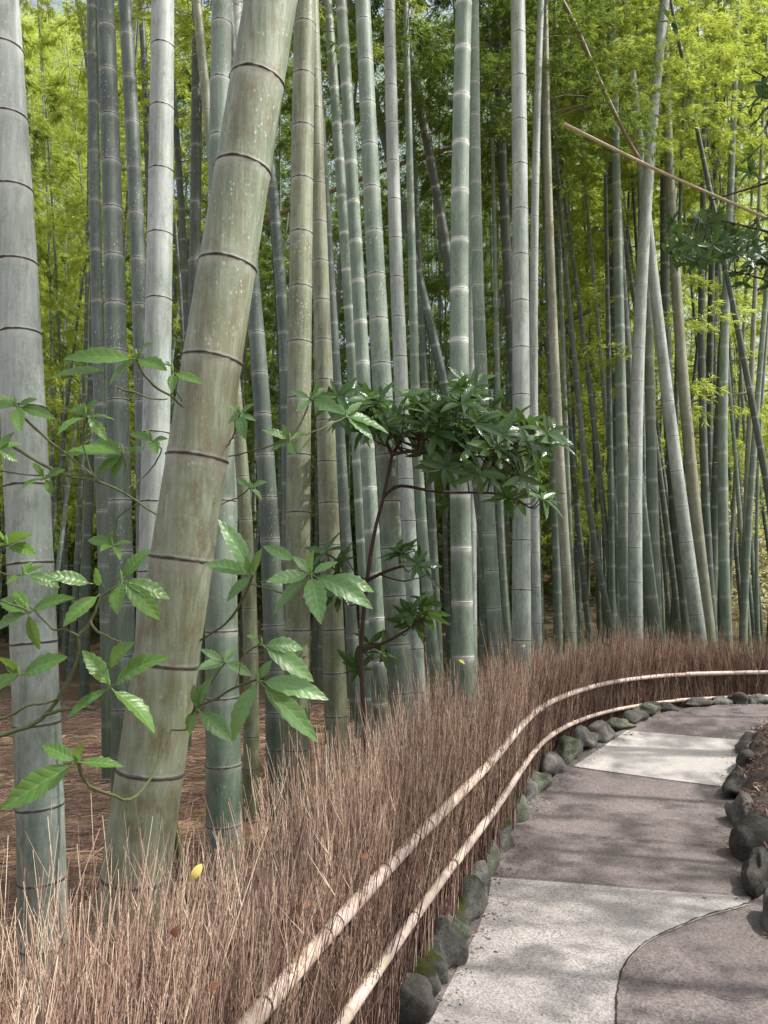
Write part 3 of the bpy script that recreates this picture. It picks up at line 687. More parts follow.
B([(500,480,6),(503,560,7),(508,635,8)], 9, 'green', 26, 500, 'thin green culm behind the foot of the whitish one')
B([(609,380,5),(611,520,6.5),(612,620,7)], 10.5, 'slate', 24, 400, 'thin grey culm just left of the green one at the crossing pair')

# far bamboo, individually copied
NV = 6; far_me = []
for i in range(NV):
    H = rnd.uniform(11.5, 14); sp = rnd.uniform(.27, .36); r0 = rnd.uniform(.036, .055); bx = rnd.uniform(-.9, .9); by = rnd.uniform(-.4, .4)
    zs, rs, nd = culm_profile(-.1, H, np.arange(.15, H, sp), lambda t: r0 * (1 - .8 * max(t, 0) / H))
    P = np.c_[bx * (zs / H) ** 1.8, by * (zs / H) ** 2, zs]; mb = MB(); tubes(mb, P[None], rs[None], 8, a=nd[:1], b=nd[1:])
    for mt in ('dark', 'slate', 'green'):
        me = mb.mesh('culm'); me.materials.append(M[mt]); far_me.append((me, mt, H, bx, by))
for i, (X_, Y_) in enumerate([(4.3, 2.5), (4.9, 3.7), (5.6, 4.9), (6.6, 6.2), (7.9, 7.3), (3.9, 1.2), (6.2, 3.0)]):  # out-of-view bamboos added to throw dappled shade on the path
    me, mt, H, bx, by = far_me[(i * 3 + 2) % len(far_me)]
    root = thing('bamboo', (X_, Y_, 0.), 'unseen bamboo culm added right of the path to dapple it with shade', 'bamboo', 'unseen bamboo added on the bank side for path shade')
    root.rotation_euler = (rnd.uniform(-.04, .04), rnd.uniform(0, .06), i * 1.3)
    link('culm', me, None, root); o = link('crown', CR[i % 5] if i % 2 else SP, None, root); z0 = 3.9; o.location = (bx * (z0 / H) ** 1.8, by * (z0 / H) ** 2, z0); o.scale = (1.1, 1.1, (H - z0) / 8.)
placed = []
tries = 0
while len(placed) < 215 and tries < 20000:
    tries += 1
    Y = 9.5 + 26 * rnd.random() ** .8; X = rnd.uniform(-1, 1) * (Y * .56 + 2.5)
    px = 384 + X / Y * F
    if px > 655 and Y < 34 and rnd.random() < .55: continue
    if px < 110 and Y > 15 and rnd.random() < .35: continue
    if any((X - a) ** 2 + (Y - b) ** 2 < .45 ** 2 for a, b in placed): continue
    placed.append((X, Y))
    cand = [m_ for m_ in far_me if m_[1] == ('dark' if rnd.random() < .5 else 'slate' if rnd.random() < .6 else 'green')]
    me, mt, H, bx, by = rnd.choice(cand)
    g = float(ground_z(X, Y))
    side = 'left' if px < 250 else 'middle' if px < 560 else 'right'
    lab = {'left': 'slim bamboo culm with feathery crown far behind the left part of the grove',
           'middle': 'slim bamboo culm with feathery crown far behind the middle of the grove',
           'right': 'slim bamboo culm with feathery crown far behind the right part of the grove'}[side]
    root = thing('bamboo', (X, Y, g), lab, 'bamboo', 'distant bamboo ' + side)
    root.rotation_euler = (rnd.uniform(-.05, .05), rnd.uniform(-.07, .07), rnd.uniform(0, 6.28))
    link('culm', me, None, root)
    z0 = rnd.uniform(2.3, 4.6)
    if rnd.random() < .3: continue
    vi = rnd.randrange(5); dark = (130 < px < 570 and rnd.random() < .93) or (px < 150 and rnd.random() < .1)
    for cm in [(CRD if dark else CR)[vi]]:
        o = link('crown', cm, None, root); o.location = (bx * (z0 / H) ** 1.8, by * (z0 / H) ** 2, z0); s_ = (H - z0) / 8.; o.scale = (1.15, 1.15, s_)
        o.rotation_euler = (math.atan(-by / H * 1.2), math.atan(bx / H * 1.2), 0)

cnt = 0; tries = 0
while cnt < 70 and tries < 9000:
    tries += 1; Y = rnd.uniform(9.6, 19); px = rnd.choice((rnd.uniform(440, 660), rnd.uniform(40, 340), rnd.uniform(660, 770))); X = (px - 384) / F * Y
    if any((X - a) ** 2 + (Y - b) ** 2 < .4 ** 2 for a, b in placed): continue
    placed.append((X, Y)); cnt += 1
    me, mt, H, bx, by = rnd.choice([m_ for m_ in far_me if m_[1] == ('green' if rnd.random() < .25 else 'slate' if rnd.random() < .65 else 'dark')])
    side = 'left' if px < 250 else 'middle' if px < 560 else 'right'
    root = thing('bamboo', (X, Y, float(ground_z(X, Y))), 'bare slim bamboo culm in the dim crowd behind the ' + side + ' part of the front row', 'bamboo', 'bare distant bamboo ' + side)
    root.rotation_euler = (rnd.uniform(-.05, .05), rnd.uniform(-.1, .1), rnd.uniform(0, 6.28)); link('culm', me, None, root)
# leafy understory far back (uncountable) ------------------------------
def understory(N, xr, yr, hz, mat, name, lab, sz=1.):
    mb = MB(); X = R.uniform(*xr, N // 8).repeat(8) + R.normal(0, .25, N // 8 * 8); Y = R.uniform(*yr, N // 8).repeat(8) + R.normal(0, .25, N // 8 * 8); n = len(X)
    top = hz * (.4 + .6 * np.abs(np.sin(X * .9 + 1) * np.cos(Y * .7 + X * .3)))
    Z = ground_z(X, Y) + R.rand(n // 8).repeat(8) * top + R.normal(0, .1, n)
    D = R.normal(size=(n, 3)); D[:, 2] = D[:, 2] * .5 - .2; D /= np.linalg.norm(D, axis=1, keepdims=True)
    leaf_quads(mb, np.c_[X, Y, Z], D, R.uniform(.12, .24, n) * sz, R.uniform(.04, .07, n) * sz, R.rand(n // 8).repeat(8))
    o = link(name, mb.mesh(name, smooth=False), M[mat]); tag(o, lab, 'undergrowth', None, 'stuff')
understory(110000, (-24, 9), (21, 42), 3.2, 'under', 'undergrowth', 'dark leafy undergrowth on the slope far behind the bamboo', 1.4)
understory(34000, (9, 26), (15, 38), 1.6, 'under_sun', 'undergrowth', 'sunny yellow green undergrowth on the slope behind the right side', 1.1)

def wood(N, a0, a1, yr, mat, lab, gap, ztop=.80):
    n = N // 10; y = R.uniform(*yr, n * 3); ang = R.uniform(a0, a1, n * 3); x = y * ang; el = R.uniform(-.02, ztop, n * 3); z = 1.5 + y * el
    f = np.sin(x * .55 + 1.3 * np.sin(z * .4)) + np.sin(z * .75 + x * .31 + 2) + .7 * np.sin(x * 1.3 - z * 1.1) ; k_ = (f > gap * (el > .25) * (1 + .5 * el) - 9 * (el < .25)) & (z > ground_z(x, y))
    x, y, z = x[k_][:n], y[k_][:n], z[k_][:n]; n = len(x)
    c = np.stack([x, y, z], 1).repeat(10, 0) + R.normal(0, .28, (n * 10, 3)) * np.array([1.2, 1, .7])
    D = R.normal(size=(n * 10, 3)) + (R.normal(size=(n, 3)) * 1.2).repeat(10, 0); D[:, 2] = D[:, 2] * .35 - .35; D /= np.linalg.norm(D, axis=1, keepdims=True)
    mb = MB(); leaf_quads(mb, c, D, R.uniform(.15, .3, n * 10), R.uniform(.04, .06, n * 10), np.clip(R.rand(n).repeat(10) * .7 + R.rand(n * 10) * .3, 0, 1))
    tag(link('distant_foliage', mb.mesh('distant_foliage', smooth=False), M[mat]), lab, 'foliage', None, 'stuff')
wood(150000, -.58, -.33, (26, 40), 'bleaf', 'yellow green sunlit bamboo foliage mass far behind the left side', -1.0)
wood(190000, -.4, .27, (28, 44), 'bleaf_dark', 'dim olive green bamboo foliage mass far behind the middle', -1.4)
wood(110000, .2, .62, (30, 46), 'bleaf', 'bright green bamboo foliage mass far behind the right side', -.7)

q0, dd = BANK_LITTER; mb = MB(); N = len(q0)
tubes(mb, np.stack([q0 - dd, q0 + [0, 0, .004], q0 + dd], 1), R.uniform(.001, .004, (N, 1)) * np.array([1, 1.2, .5]), 4, a=np.clip(R.normal(.3, .25, (N, 1)), 0, 1))
tag(link('bank_litter', mb.mesh('bank_litter', smooth=False), M['brush']), 'dry crumbs and twigs scattered over the soil bank right of the path', 'litter', None, 'stuff')
mb = MB(); N = 2600; idx = R.randint(8, 88, N); lft = R.rand(N) < .7; off = np.abs(R.normal(0, .05, N)); e = np.where(lft[:, None], Ls[idx], Rs[idx]) + R.uniform(-.06, .06, (N, 2)); dirn_ = (Rs[idx] - Ls[idx]); dirn_ /= np.linalg.norm(dirn_, axis=1, keepdims=True)
e = e + dirn_ * np.where(lft, off, -off)[:, None]; far_ = R.rand(N) < .05; e[far_] += dirn_[far_] * (R.uniform(.1, 1.1, far_.sum()) * np.where(lft[far_], 1, -1))[:, None]
an = R.uniform(0, 6.28, N); ln = R.uniform(.002, .012, N); c3 = np.c_[e, path_z(e[:, 1]) + .008]; d3 = np.c_[np.cos(an) * ln, np.sin(an) * ln, np.zeros(N)]
tubes(mb, np.stack([c3 - d3, c3 + [0, 0, .001], c3 + d3], 1), R.uniform(.0008, .0022, (N, 1)) * np.array([1, 1.2, .5]), 4, a=np.clip(R.normal(.35, .3, (N, 1)), 0, 1))
tag(link('path_litter', mb.mesh('path_litter', smooth=False), M['brush']), 'fine broken twigs and grit gathered along the edges of the path', 'litter', None, 'stuff')
# needle litter
N = 26000; X = R.uniform(-6.5, 3.5, N); Y = 1.6 + 9 * R.rand(N) ** 1.3; fx = np.interp(Y, C[:, 1], C[:, 0]); k_ = (X < fx - .15) | (Y > 9.2); X = X[k_]; Y = Y[k_]; N = len(X)
an = R.normal(.2, .8, N); ln = R.uniform(.05, .16, N); u = np.linspace(-1, 1, 3)
P = np.stack([X[:, None] + np.cos(an)[:, None] * ln[:, None] * u, Y[:, None] + np.sin(an)[:, None] * ln[:, None] * u, .006 + R.rand(N)[:, None] * .03 + R.normal(0, .012, (N, 1)) * u + .01 * (1 - u ** 2)], -1)
mb = MB(); tubes(mb, P, R.uniform(.0016, .0034, (N, 1)) * np.array([1, 1, .6]), 3, a=np.clip(R.normal(.62, .22, (N, 1)), 0, 1))
M['litter'] = M['brush'].copy(); tag(link('needle_litter', mb.mesh('needle_litter', smooth=False), M['litter']), 'brown dry straw and sheath litter covering the floor of the bamboo grove', 'litter', None, 'stuff')

# ------------------------------------------------------------------ broad leaves
def leaf(mb, b, t, wd, droop=.12, serr=.1, tint=.5, nrm=None, K=13):
    b = np.asarray(b, float); t = np.asarray(t, float); d = t - b; L_ = np.linalg.norm(d) + 1e-6; d = d / L_
    n = np.array([R.normal(0, .3), -1.1 + R.normal(0, .3), .8]) if nrm is None else np.asarray(nrm, float)
    s_ = np.cross(d, n); s_ /= np.linalg.norm(s_) + 1e-9; n = np.cross(s_, d)
    u = np.linspace(0, 1, K); wp = np.sin(np.pi * np.clip(u, 0, 1) ** .85) ** .8 * (1 - .15 * u) ; wp = wp / wp.max(); wp[0] = .06; wp[-1] = 0.01
    z = 1 + serr * np.where(np.arange(K) % 2 == 0, -.5, .8) * (u > .25); wp = wp * z
    cen = b + np.outer(u * L_, d) + np.outer(droop * L_ * (np.sin(u * np.pi) * .5), n)
    V = []; A = []
    for c_, up in ((-1, .13), (-.5, .1), (0, 0), (.5, .1), (1, .13)):
        V.append(cen + np.outer(wp * wd * .5 * c_, s_) + np.outer(wp * wd * up * (1 + .25 * np.sin(u * 25 + c_)), n)); A.append(np.full(K, abs(c_)))
    V = np.stack(V, 1).reshape(-1, 3); A = np.stack(A, 1).ravel()
    i = np.arange(K - 1)[:, None] * 5; j = np.arange(4)[None]
    mb.add(V, np.stack([i + j, i + j + 1, i + 6 + j, i + 5 + j], -1).reshape(-1, 4), A, np.floor(tint * 7.9) + np.clip(u, 0, .98).repeat(5))

def shrub(name, root, label, cat, whorls, stems, leafmat, stemmat, Yd, rs=.0035, ratio=.4, serr=.12):
    th = thing(name, root, label, cat); o_ = np.array(root)
    for pts, r_ in stems:
        P = smooth_poly([at(x, y, Yd + dy) for (x, y, dy) in pts] if len(pts[0]) == 3 else [at(x, y, Yd) for x, y in pts], 18)
        P = P + np.cumsum(R.normal(0, .0012, P.shape), 0)
        mb = MB(); tubes(mb, P[None], (r_ * np.linspace(1, .6, 18) * (1 + .25 * (R.rand(18) > .85)))[None], 7); link('branch', mb.mesh('branch', o_), M[stemmat], th)
    for w_ in whorls:
        c, dy, tips = w_; mb = MB(); cb = at(c[0], c[1], Yd + dy)
        for tp in tips:
            if len(tp) == 4: b2 = at(tp[2], tp[3], Yd + dy)
            else: b2 = cb
            t2 = at(tp[0], tp[1], Yd + dy + R.uniform(-.07, .05)); ln = np.linalg.norm(t2 - b2)
            pet = b2 + (t2 - b2) * .1; leaf(mb, pet, t2, min(.048, max(ln * ratio, .018) * R.uniform(.9, 1.15)), R.uniform(.05, .2), serr, R.rand())
            tubes(mb, np.array([[b2, pet, pet + (t2 - b2) * .1]]), np.array([[.0016, .0014, .001]]), 5, a=.0, b=.5)
        # terminal bud
        bud = cb + np.array([0, -.005, .0]); tubes(mb, np.array([[bud, bud + [0, -.004, .012], bud + [0, -.006, .02]]]), np.array([[.003, .0035, .0005]]), 6, a=0., b=1.)
        link('leaf_whorl', mb.mesh('leaf_whorl', o_), M[leafmat], th)
    return th
left_wh = [((110,687),0,[(82,650),(170,657),(155,734),(67,719),(135,642,107,668)]),
 ((122,580),.03,[(150,549),(170,599),(160,620),(118,615),(63,627,100,594),(45,575,93,584),(95,568,103,586)]),
 ((28,612),.05,[(-6,632),(40,650),(75,598),(0,600),(14,590)]),
 ((20,675),-.03,[(-12,694),(-9,656),(68,657),(5,660)]),
 ((77,762),-.12,[(42,745),(124,767),(0,810),(84,744)]),
 ((137,359),.12,[(63,359),(47,379,110,372),(152,344),(109,386),(167,371)]),
 ((173,373),.12,[(203,384),(172,393),(165,362)]),
 ((17,406),.1,[(-16,410),(38,399),(20,432),(56,419),(-4,395)]),
 ((87,416),.12,[(57,436),(107,441),(67,411),(97,399),(115,420),(84,402)]),
 ((123,453),.2,[(90,443),(113,479),(60,456),(97,476),(145,448)]),
 ((152,441),.2,[(143,428),(168,439),(130,433),(157,455)]),
 ((-2,450),.05,[(22,444),(18,462),(-12,470),(14,432)]),
 ((8,545),.02,[(34,534),(36,556),(-14,552),(-8,530)]),
 ((25,574),.1,[(32,562),(6,584),(60,588),(44,566)]),
 ((45,478),.12,[(20,490),(30,462),(66,470),(52,495)]),
 ((113,545),.25,[(88,540),(132,542),(100,552),(120,560),(112,530)])]
left_st = [([(-60,770),(-20,742),(30,728),(45,716),(60,699),(72,678),(80,659),(80,634)],.0055),
 ([(80,634),(90,619),(100,600),(122,580)],.0035), ([(92,620),(97,628),(113,637),(130,642)],.003), ([(80,636),(66,628),(53,631),(28,612)],.0025),
 ([(45,716),(75,708),(95,709),(105,700),(110,687)],.0035), ([(-30,722),(0,717),(25,708),(60,699)],.003), ([(-30,598),(0,600),(28,612)],.0025),([(-30,700),(0,690),(20,675)],.0025),
 ([(-60,420,.1),(-10,435,.1),(50,470,.12),(95,480,.14),(120,492,.16),(152,514,.2)],.004), ([(17,406,.1),(50,440,.12),(85,470,.13),(95,480,.14)],.0028), ([(87,416,.12),(83,445,.13),(93,478,.14)],.0025),
 ([(137,359,.12),(150,380,.14),(175,398,.2),(184,404,.3)],.0032), ([(118,388,.12),(150,397,.14),(172,399,.2)],.0022), ([(173,373,.12),(174,388,.15),(178,400,.2)],.002),
 ([(123,453,.2),(128,470,.2),(120,492,.16)],.0022), ([(152,441,.2),(160,455,.2),(140,480,.2),(120,492,.16)],.002),
 ([(-30,545,.02),(8,545,.02)],.0025), ([(-40,560,.1),(0,570,.1),(25,574,.1)],.002), ([(-20,468,.12),(45,478,.12),(95,480,.14)],.002), ([(113,545,.25),(120,520,.22),(140,505,.2)],.002),
 ([(77,762,-.12),(85,785,-.1),(115,797,-.05),(130,799,0),(150,775,.1),(158,745,.2),(160,728,.28)],.003)]
rootL = (-1.05, 1.7, 0)
s1 = shrub('evergreen_shrub', rootL, 'serrated leaf evergreen shrub reaching in from the left edge in front of the bamboo', 'shrub', left_wh, left_st, 'aucuba', 'greenstem', 1.5, ratio=.35)
mb = MB(); P = smooth_poly([np.array(rootL), (-1.02, 1.65, .5), (-.98, 1.55, .9), at(-60, 770, 1.5), at(-90, 600, 1.5), at(-60, 420, 1.6)], 24); tubes(mb, P[None], np.linspace(.012, .005, 24)[None], 8); link('stem', mb.mesh('stem', rootL), M['greenstem'], s1)
right_wh = [((311,574),-.1,[(266,582),(274,614),(321,624),(373,609),(374,592,325,577),(338,562),(314,550),(263,546,296,562),(292,556)]),
 ((258,680),-.08,[(318,742),(329,700),(233,742),(272,660)]),
 ((262,645),0,[(303,649),(314,682),(246,636)]),
 ((252,575),.05,[(203,564),(218,519),(227,602),(262,548),(245,556)]),
 ((224,662),.12,[(200,649),(197,670),(252,676),(236,648)]),
 ((197,709),.15,[(233,743),(190,735),(213,676),(194,684)]),
 ((240,414),.15,[(226,404),(256,421),(246,440),(228,424),(254,404)]),
 ((311,399),.3,[(290,391),(344,414),(318,378),(326,388),(297,412)]),
 ((346,416),.5,[(389,434),(373,440),(318,410),(362,402),(332,404),(371,420)]),
 ((290,440),.25,[(262,430),(270,452),(296,457),(306,432),(283,424)]),
 ((250,488),.2,[(236,478),(268,482),(262,500)])]
right_st = [([(252,575,.05),(243,600,.07),(225,625,.15),(200,641,.3)],.0036), ([(311,574,-.1),(295,590,-.05),(275,586,0),(252,578,.05)],.0028),
 ([(258,680,-.08),(235,688,0),(215,700,.08),(197,709,.15),(190,728,.2),(160,728,.28)],.0032), ([(262,645,0),(245,658,.05),(238,686,.02)],.002), ([(224,662,.12),(212,680,.13),(205,702,.13)],.002),
 ([(240,414,.15),(235,435,.2),(225,450,.3)],.0025), ([(311,399,.3),(300,425,.28),(280,440,.25),(256,447,.25),(226,455,.3)],.0028), ([(346,416,.5),(320,430,.4),(290,440,.3)],.0025), ([(250,488,.2),(235,500,.3),(215,510,.4)],.002)]
rootM = (-.42, 2.35, 0)
s2 = shrub('evergreen_shrub', rootM, 'serrated leaf evergreen shrub spreading to the right from behind the thick leaning bamboo', 'shrub', right_wh, right_st, 'aucuba_pale', 'greenstem', 1.8, ratio=.34)
mb = MB(); P = smooth_poly([np.array(rootM), at(180, 860, 2.3), at(175, 740, 2.26), at(195, 641, 2.27), at(205, 510, 2.26), at(222, 452, 2.2)], 24); tubes(mb, P[None], np.linspace(.012, .004, 24)[None], 8); link('stem', mb.mesh('stem', rootM), M['greenstem'], s2)

def whorl_cloud(th, o_, centers, leaflen, mat, stemmat, limbs, nper=7, facing=None, serr=.0, ratio=.29, name='foliage'):
    """random rosettes joined to the nearest limb point"""
    lp = np.concatenate(limbs)
    groups = {}
    for c in centers:
        k_ = int(np.argmin([np.min(np.linalg.norm(l_ - c, axis=1)) for l_ in limbs])); groups.setdefault(k_, []).append(c)
    for k_, cs in groups.items():
        mb = MB(); Ps = []; mt = MB()
        for c in cs:
            d = np.linalg.norm(limbs[k_] - c, axis=1) + 3 * np.clip(limbs[k_][:, 2] - c[2], 0, None); q = limbs[k_][int(np.argmin(d))]
            mid = (q + c) / 2 - np.array([0, 0, .03]); Ps.append(smooth_poly([q, mid, c], 5))
            ax = (c - q); ax /= np.linalg.norm(ax) + 1e-6; ax = ax + np.array([0, -.2, .6]); ax /= np.linalg.norm(ax)
            e1 = np.cross(ax, [0.3, .8, .1]); e1 /= np.linalg.norm(e1); e2 = np.cross(ax, e1); n_ = nper + R.randint(-2, 3); a0 = R.uniform(0, 6.28)
            for m_ in range(n_):
                a = a0 + 2 * math.pi * m_ / n_ + R.normal(0, .25); el = R.uniform(-.35, .55); d_ = (e1 * math.cos(a) + e2 * math.sin(a)) * math.cos(el) + ax * math.sin(el)
                ln = leaflen * R.uniform(.65, 1.2); leaf(mb, c, c + d_ * ln, ln * ratio, R.uniform(-.05, .2), serr, R.rand() ** 1.5, nrm=ax + R.normal(0, .25, 3), K=8)
        tubes(mt, np.array(Ps), np.linspace(.004, .002, 5)[None], 4)
        link(name, mb.mesh(name, o_), M[mat], th); link('twigs', mt.mesh('twigs', o_), M[stemmat], th)
# dark laurel in the centre ------------------------------------------------
YL = 3.5; rootC = at(366, 760, YL); rootC[2] = 0; rootC[0] = at(366, 900, YL)[0]
lau = thing('laurel_tree', rootC, 'small dark glossy leaved tree with red brown stem in front of the centre bamboos', 'tree')
def px3(l): return [at(x, y, YL + d) for x, y, d in l]
trunk = smooth_poly([rootC] + px3([(366,760,0),(363,700,0),(361,650,0),(366,590,0),(374,535,0),(384,495,-.02),(392,455,-.05)]), 40)
limbs = [smooth_poly(px3([(392,455,-.05),(405,452,-.1),(440,450,-.2),(480,450,-.15),(530,440,-.1)]), 20),
 smooth_poly(px3([(384,497,-.02),(400,486,.1),(440,492,.1),(500,494,.1),(525,505,.05)]), 20),
 smooth_poly(px3([(392,455,-.05),(380,430,.05),(360,410,.1),(338,398,.1)]), 14),
 smooth_poly(px3([(392,455,-.05),(410,430,.1),(440,412,.2),(480,402,.25)]), 16),
 smooth_poly(px3([(366,600,0),(350,585,-.1),(338,570,-.15)]), 10), smooth_poly(px3([(368,580,0),(390,570,-.1),(425,560,-.2)]), 12), smooth_poly(px3([(362,650,0),(390,640,-.1),(422,620,-.2)]), 12)]
mb = MB(); tubes(mb, trunk[None], np.linspace(.014, .007, 40)[None] * (1 + .12 * R.rand(40))[None], 10); link('trunk', mb.mesh('trunk', rootC), M['redbark'], lau)
for l_ in limbs: mb = MB(); tubes(mb, l_[None], np.linspace(.009, .004, len(l_))[None], 7); link('limb', mb.mesh('limb', rootC), M['redbark'], lau)
cs = []
def blob(n, x0, x1, yf0, yf1, d0, d1, y_=YL):
    for _ in range(n):
        x = rnd.uniform(x0, x1); u = (x - x0) / (x1 - x0); a, b = yf0(u), yf1(u); cs.append(at(x, a + (b - a) * rnd.random(), y_ + rnd.uniform(d0, d1)))
blob(52, 332, 470, lambda u: 396 - 6 * u, lambda u: 418 + 36 * u, -.25, .4)
blob(54, 420, 556, lambda u: 396 + 16 * u, lambda u: 465 - 14 * u, -.4, .35)
blob(13, 440, 535, lambda u: 450, lambda u: 488, -.35, .25)
blob(7, 455, 478, lambda u: 385, lambda u: 400, -.2, .2)
blob(10, 500, 545, lambda u: 455, lambda u: 500, -.1, .25)
blob(8, 325, 362, lambda u: 545, lambda u: 600, -.25, .15)
blob(6, 392, 432, lambda u: 548, lambda u: 575, -.25, .05)
blob(6, 408, 425, lambda u: 590, lambda u: 632, -.25, 0)
blob(3, 335, 400, lambda u: 630, lambda u: 670, -.1, .3)
whorl_cloud(lau, rootC, cs, .115, 'laurel', 'redbark', limbs, 7)
# right tree ----------------------------------------------------------------
YR = 6.2; rootR = np.array([5.3, 6.25, .2])
rt = thing('evergreen_tree', rootR, 'dark broad leaved tree reaching in at the upper right edge above the path', 'tree')
P = smooth_poly([rootR, (5.25, 6.2, 2.), (5.0, 6.2, 3.6), (4.8, 6.2, 5.2), (4.6, 6.1, 6.8)], 30); mb = MB(); tubes(mb, P[None], np.linspace(.09, .03, 30)[None], 12); link('trunk', mb.mesh('trunk', rootR), M['bark'], rt)
YL = YR
limbs = [smooth_poly([P[18]] + px3([(850,260,0),(790,238,0),(740,225,-.1),(700,215,-.2)]), 22), smooth_poly([P[20]] + px3([(840,200,0),(790,180,0),(745,190,.1),(712,200,.2)]), 22),
         smooth_poly([P[22]] + px3([(850,120,0),(800,100,0),(770,80,-.1),(752,70,-.1)]), 22), smooth_poly([P[16]] + px3([(850,340,0),(800,300,0),(765,280,0),(735,272,0)]), 20)]
for l_ in limbs: mb = MB(); tubes(mb, l_[None], np.linspace(.025, .006, len(l_))[None], 7); link('limb', mb.mesh('limb', rootR), M['bark'], rt)
cs = []
blob(62, 672, 800, lambda u: 214, lambda u: 262 + 14 * u, -.7, .7, YR)
blob(12, 748, 810, lambda u: 150 - 20 * u, lambda u: 190, -.6, .6, YR)
blob(24, 752, 810, lambda u: 60 - 20 * u, lambda u: 130, -.5, .5, YR)
blob(16, 725, 800, lambda u: 250, lambda u: 285, -.5, .5, YR)
whorl_cloud(rt, rootR, cs, .13, 'laurel', 'bark', limbs, 7)
# hanging trio of leaves from one long twig
tw = smooth_poly([P[26], (4.0, 4.6, 6.9), (2.7, 3.6, 5.6), at(672, -60, 3.0), at(671, 5, 3.0), at(670, 20, 3.0)], 30); mb = MB(); tubes(mb, tw[None], np.linspace(.015, .002, 30)[None], 6); link('limb', mb.mesh('limb', rootR), M['bark'], rt)
mb = MB()
for b_, t_ in (((668,22),(653,24)), ((671,22),(676,36)), ((672,22),(685,28)), ((668,18),(662,8))): leaf(mb, at(*b_, 3.0), at(*t_, 2.98), .036, .05, 0, .0, nrm=(0.1, -.5, 1))
link('foliage', mb.mesh('foliage', rootR), M['laurel'], rt)

# ------------------------------------------------------------------ fallen / lashed poles
def pole(pts, dys, Y, r, mat, label, sp=.3, r2=None):
    P = smooth_poly([at(x, y, Y + d) for (x, y), d in zip(pts, dys)], 160); s = np.r_[0, np.cumsum(np.linalg.norm(np.diff(P, axis=0), axis=1))]
    dn = np.abs((s / sp) % 1 - .5) * sp; rr = np.linspace(r, r2 or r * .7, 160) * (1 + .12 * np.exp(-(dn / .012) ** 2))
    mb = MB(); tubes(mb, P[None], rr[None], 10, a=0, cap=True); o_ = P[0]
    tag(link('bamboo_pole', mb.mesh('bamboo_pole', o_), M[mat], loc=tuple(o_)), label, 'pole')
pole([(564,124),(618,151),(668,175),(720,198),(790,228)], [0,0,0,0,0], 6.0, .015, 'drypole', 'straw coloured dead bamboo pole slanting across the upper right culms with a cut end')
pole([(556,-10),(575,25),(597,75),(618,120),(634,150),(646,168)], [0]*6, 8.2, .028, 'drypole_brown', 'brown dead bamboo pole falling steeply from the top edge to the straw coloured pole')
pole([(262,222),(330,192),(400,164),(450,148),(520,122),(585,104)], [.2,.2,.2,0,0,0], 9.4, .03, 'drypole_brown', 'long thin brown pole rising to the right behind the centre culms', r2=.02)
pole([(552,330),(600,305),(640,282),(680,262)], [0]*4, 11.2, .03, 'twigcane', 'olive thin cane slanting behind the green culm at the right of the centre')
pole([(640,412),(700,400),(740,394),(790,388)], [0]*4, 12.2, .022, 'drypole_brown', 'thin brown cross rail tied across the culms near the clearing, lower one')
pole([(640,373),(690,366),(740,360),(790,355)], [0]*4, 12.6, .016, 'twigcane', 'thin olive cross rail tied across the culms near the clearing, upper one')
pole([(600,425),(640,410),(668,395)], [0]*3, 12.8, .018, 'drypole_brown', 'short brown cane behind the crossing culms')

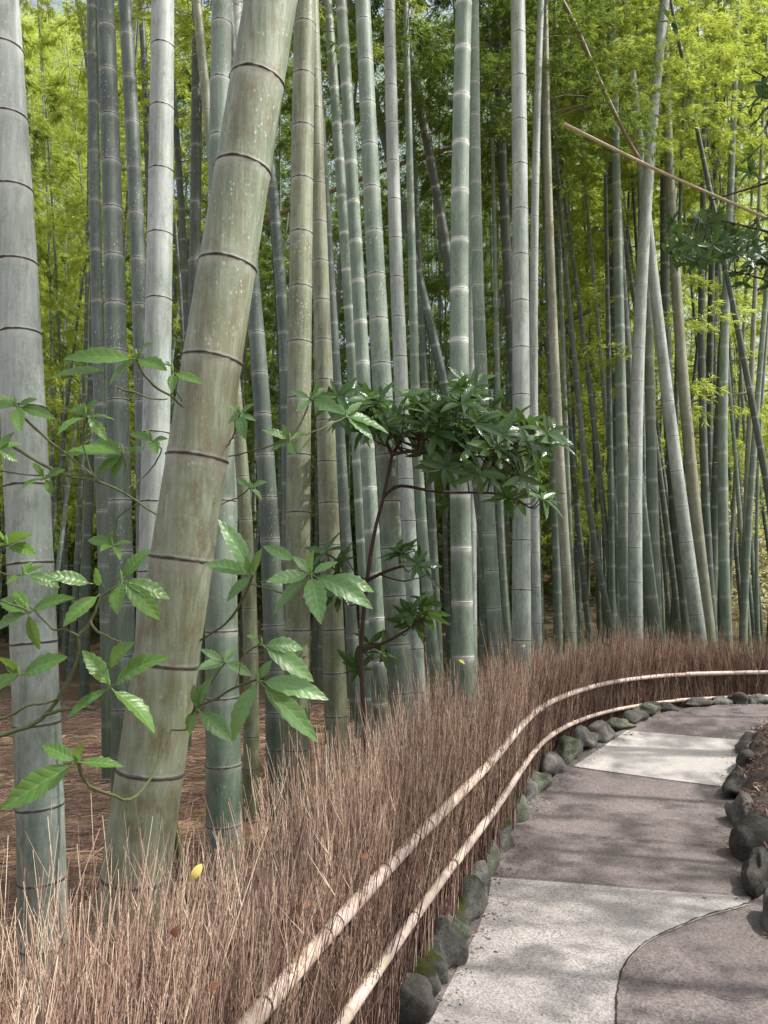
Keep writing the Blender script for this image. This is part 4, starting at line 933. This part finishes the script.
# fallen leaves caught in the brushwood
fl = m_simple('dry_leaf_yellow', (.45, .34, .08), (.6, .5, .15), 60); fo = m_simple('dry_leaf_orange', (.32, .14, .08), (.45, .22, .13), 60)
for (x, y, sdep, mt, lab) in ((196,873,.03,fl,'curled yellow dead leaf caught in the near brushwood below the leaning bamboo'), (176,930,.02,fo,'small orange dead leaf caught low in the near brushwood'),
    (305,905,.0,fo,'round orange brown dead leaf stuck on the brushwood left of the upper rail'), (213,986,.0,fo,'pinkish dead leaf low on the brushwood left of the upper rail'),
    (462,662,.02,fl,'small yellow dead leaf on top of the brushwood below the centre'), (523,646,.02,fl,'bright yellow dead leaf on top of the brushwood below the whitish culm'),
    (364,856,.0,fo,'pale pink dead leaf on the brushwood just above the upper rail')):
    # find the fence plane depth along this ray
    r_ = ray(x, y); best = min(range(len(C)), key=lambda i_: abs(C[i_, 0] / C[i_, 1] - r_[0] / r_[1]) if C[i_, 1] > .5 else 9)
    c = at(x, y, C[best, 1] - .02); dr = np.array([rnd.uniform(-1, 1), -.2, rnd.uniform(-.6, .8)]); dr /= np.linalg.norm(dr)
    mb = MB(); leaf(mb, c - dr * .018, c + dr * .018, .016, .3, 0, .5, nrm=(.2, -1, .4), K=8)
    tag(link('dead_leaf', mb.mesh('dead_leaf', c), mt, loc=tuple(c)), lab, 'leaf')

# ------------------------------------------------------------------ light, sky, camera
sv = np.array([.8, -.12, 1.1]); sv /= np.linalg.norm(sv)
w = bpy.data.worlds.new('World'); sc.world = w; w.use_nodes = True; nt = w.node_tree; bg = nt.nodes['Background']
sky = nt.nodes.new('ShaderNodeTexSky'); sky.sky_type = 'NISHITA'; sky.sun_disc = False; sky.sun_elevation = math.asin(sv[2]); sky.sun_rotation = math.atan2(sv[0], sv[1]); sky.dust_density = 3.5; sky.air_density = 1.2
hs = nt.nodes.new('ShaderNodeHueSaturation'); hs.inputs['Saturation'].default_value = .55; hs.inputs['Value'].default_value = 1.75; nt.links.new(sky.outputs[0], hs.inputs['Color']); nt.links.new(hs.outputs[0], bg.inputs[0]); bg.inputs[1].default_value = .15
sl = bpy.data.lights.new('sun', 'SUN'); sl.energy = 5; sl.angle = math.radians(.6); sl.color = (1, .965, .91)
so = bpy.data.objects.new('sun', sl); COL.objects.link(so); so.rotation_euler = Vector(-sv).to_track_quat('-Z', 'Y').to_euler(); so.location = (10, -5, 20)
cam = bpy.data.cameras.new('camera'); cam.sensor_fit = 'VERTICAL'; cam.sensor_height = 24; cam.lens = 24 * F / 1024; cam.clip_end = 2000; cam.clip_start = .02
co = bpy.data.objects.new('camera', cam); COL.objects.link(co); co.location = (0, 0, 1.5); co.rotation_euler = (math.pi / 2 + PITCH, 0, 0); sc.camera = co
sc.view_settings.view_transform = 'Standard'; sc.view_settings.look = 'None'; sc.view_settings.exposure = 0; sc.view_settings.gamma = 1
sc.cycles.max_bounces = 5; sc.cycles.transmission_bounces = 3; sc.cycles.diffuse_bounces = 3; sc.cycles.glossy_bounces = 2
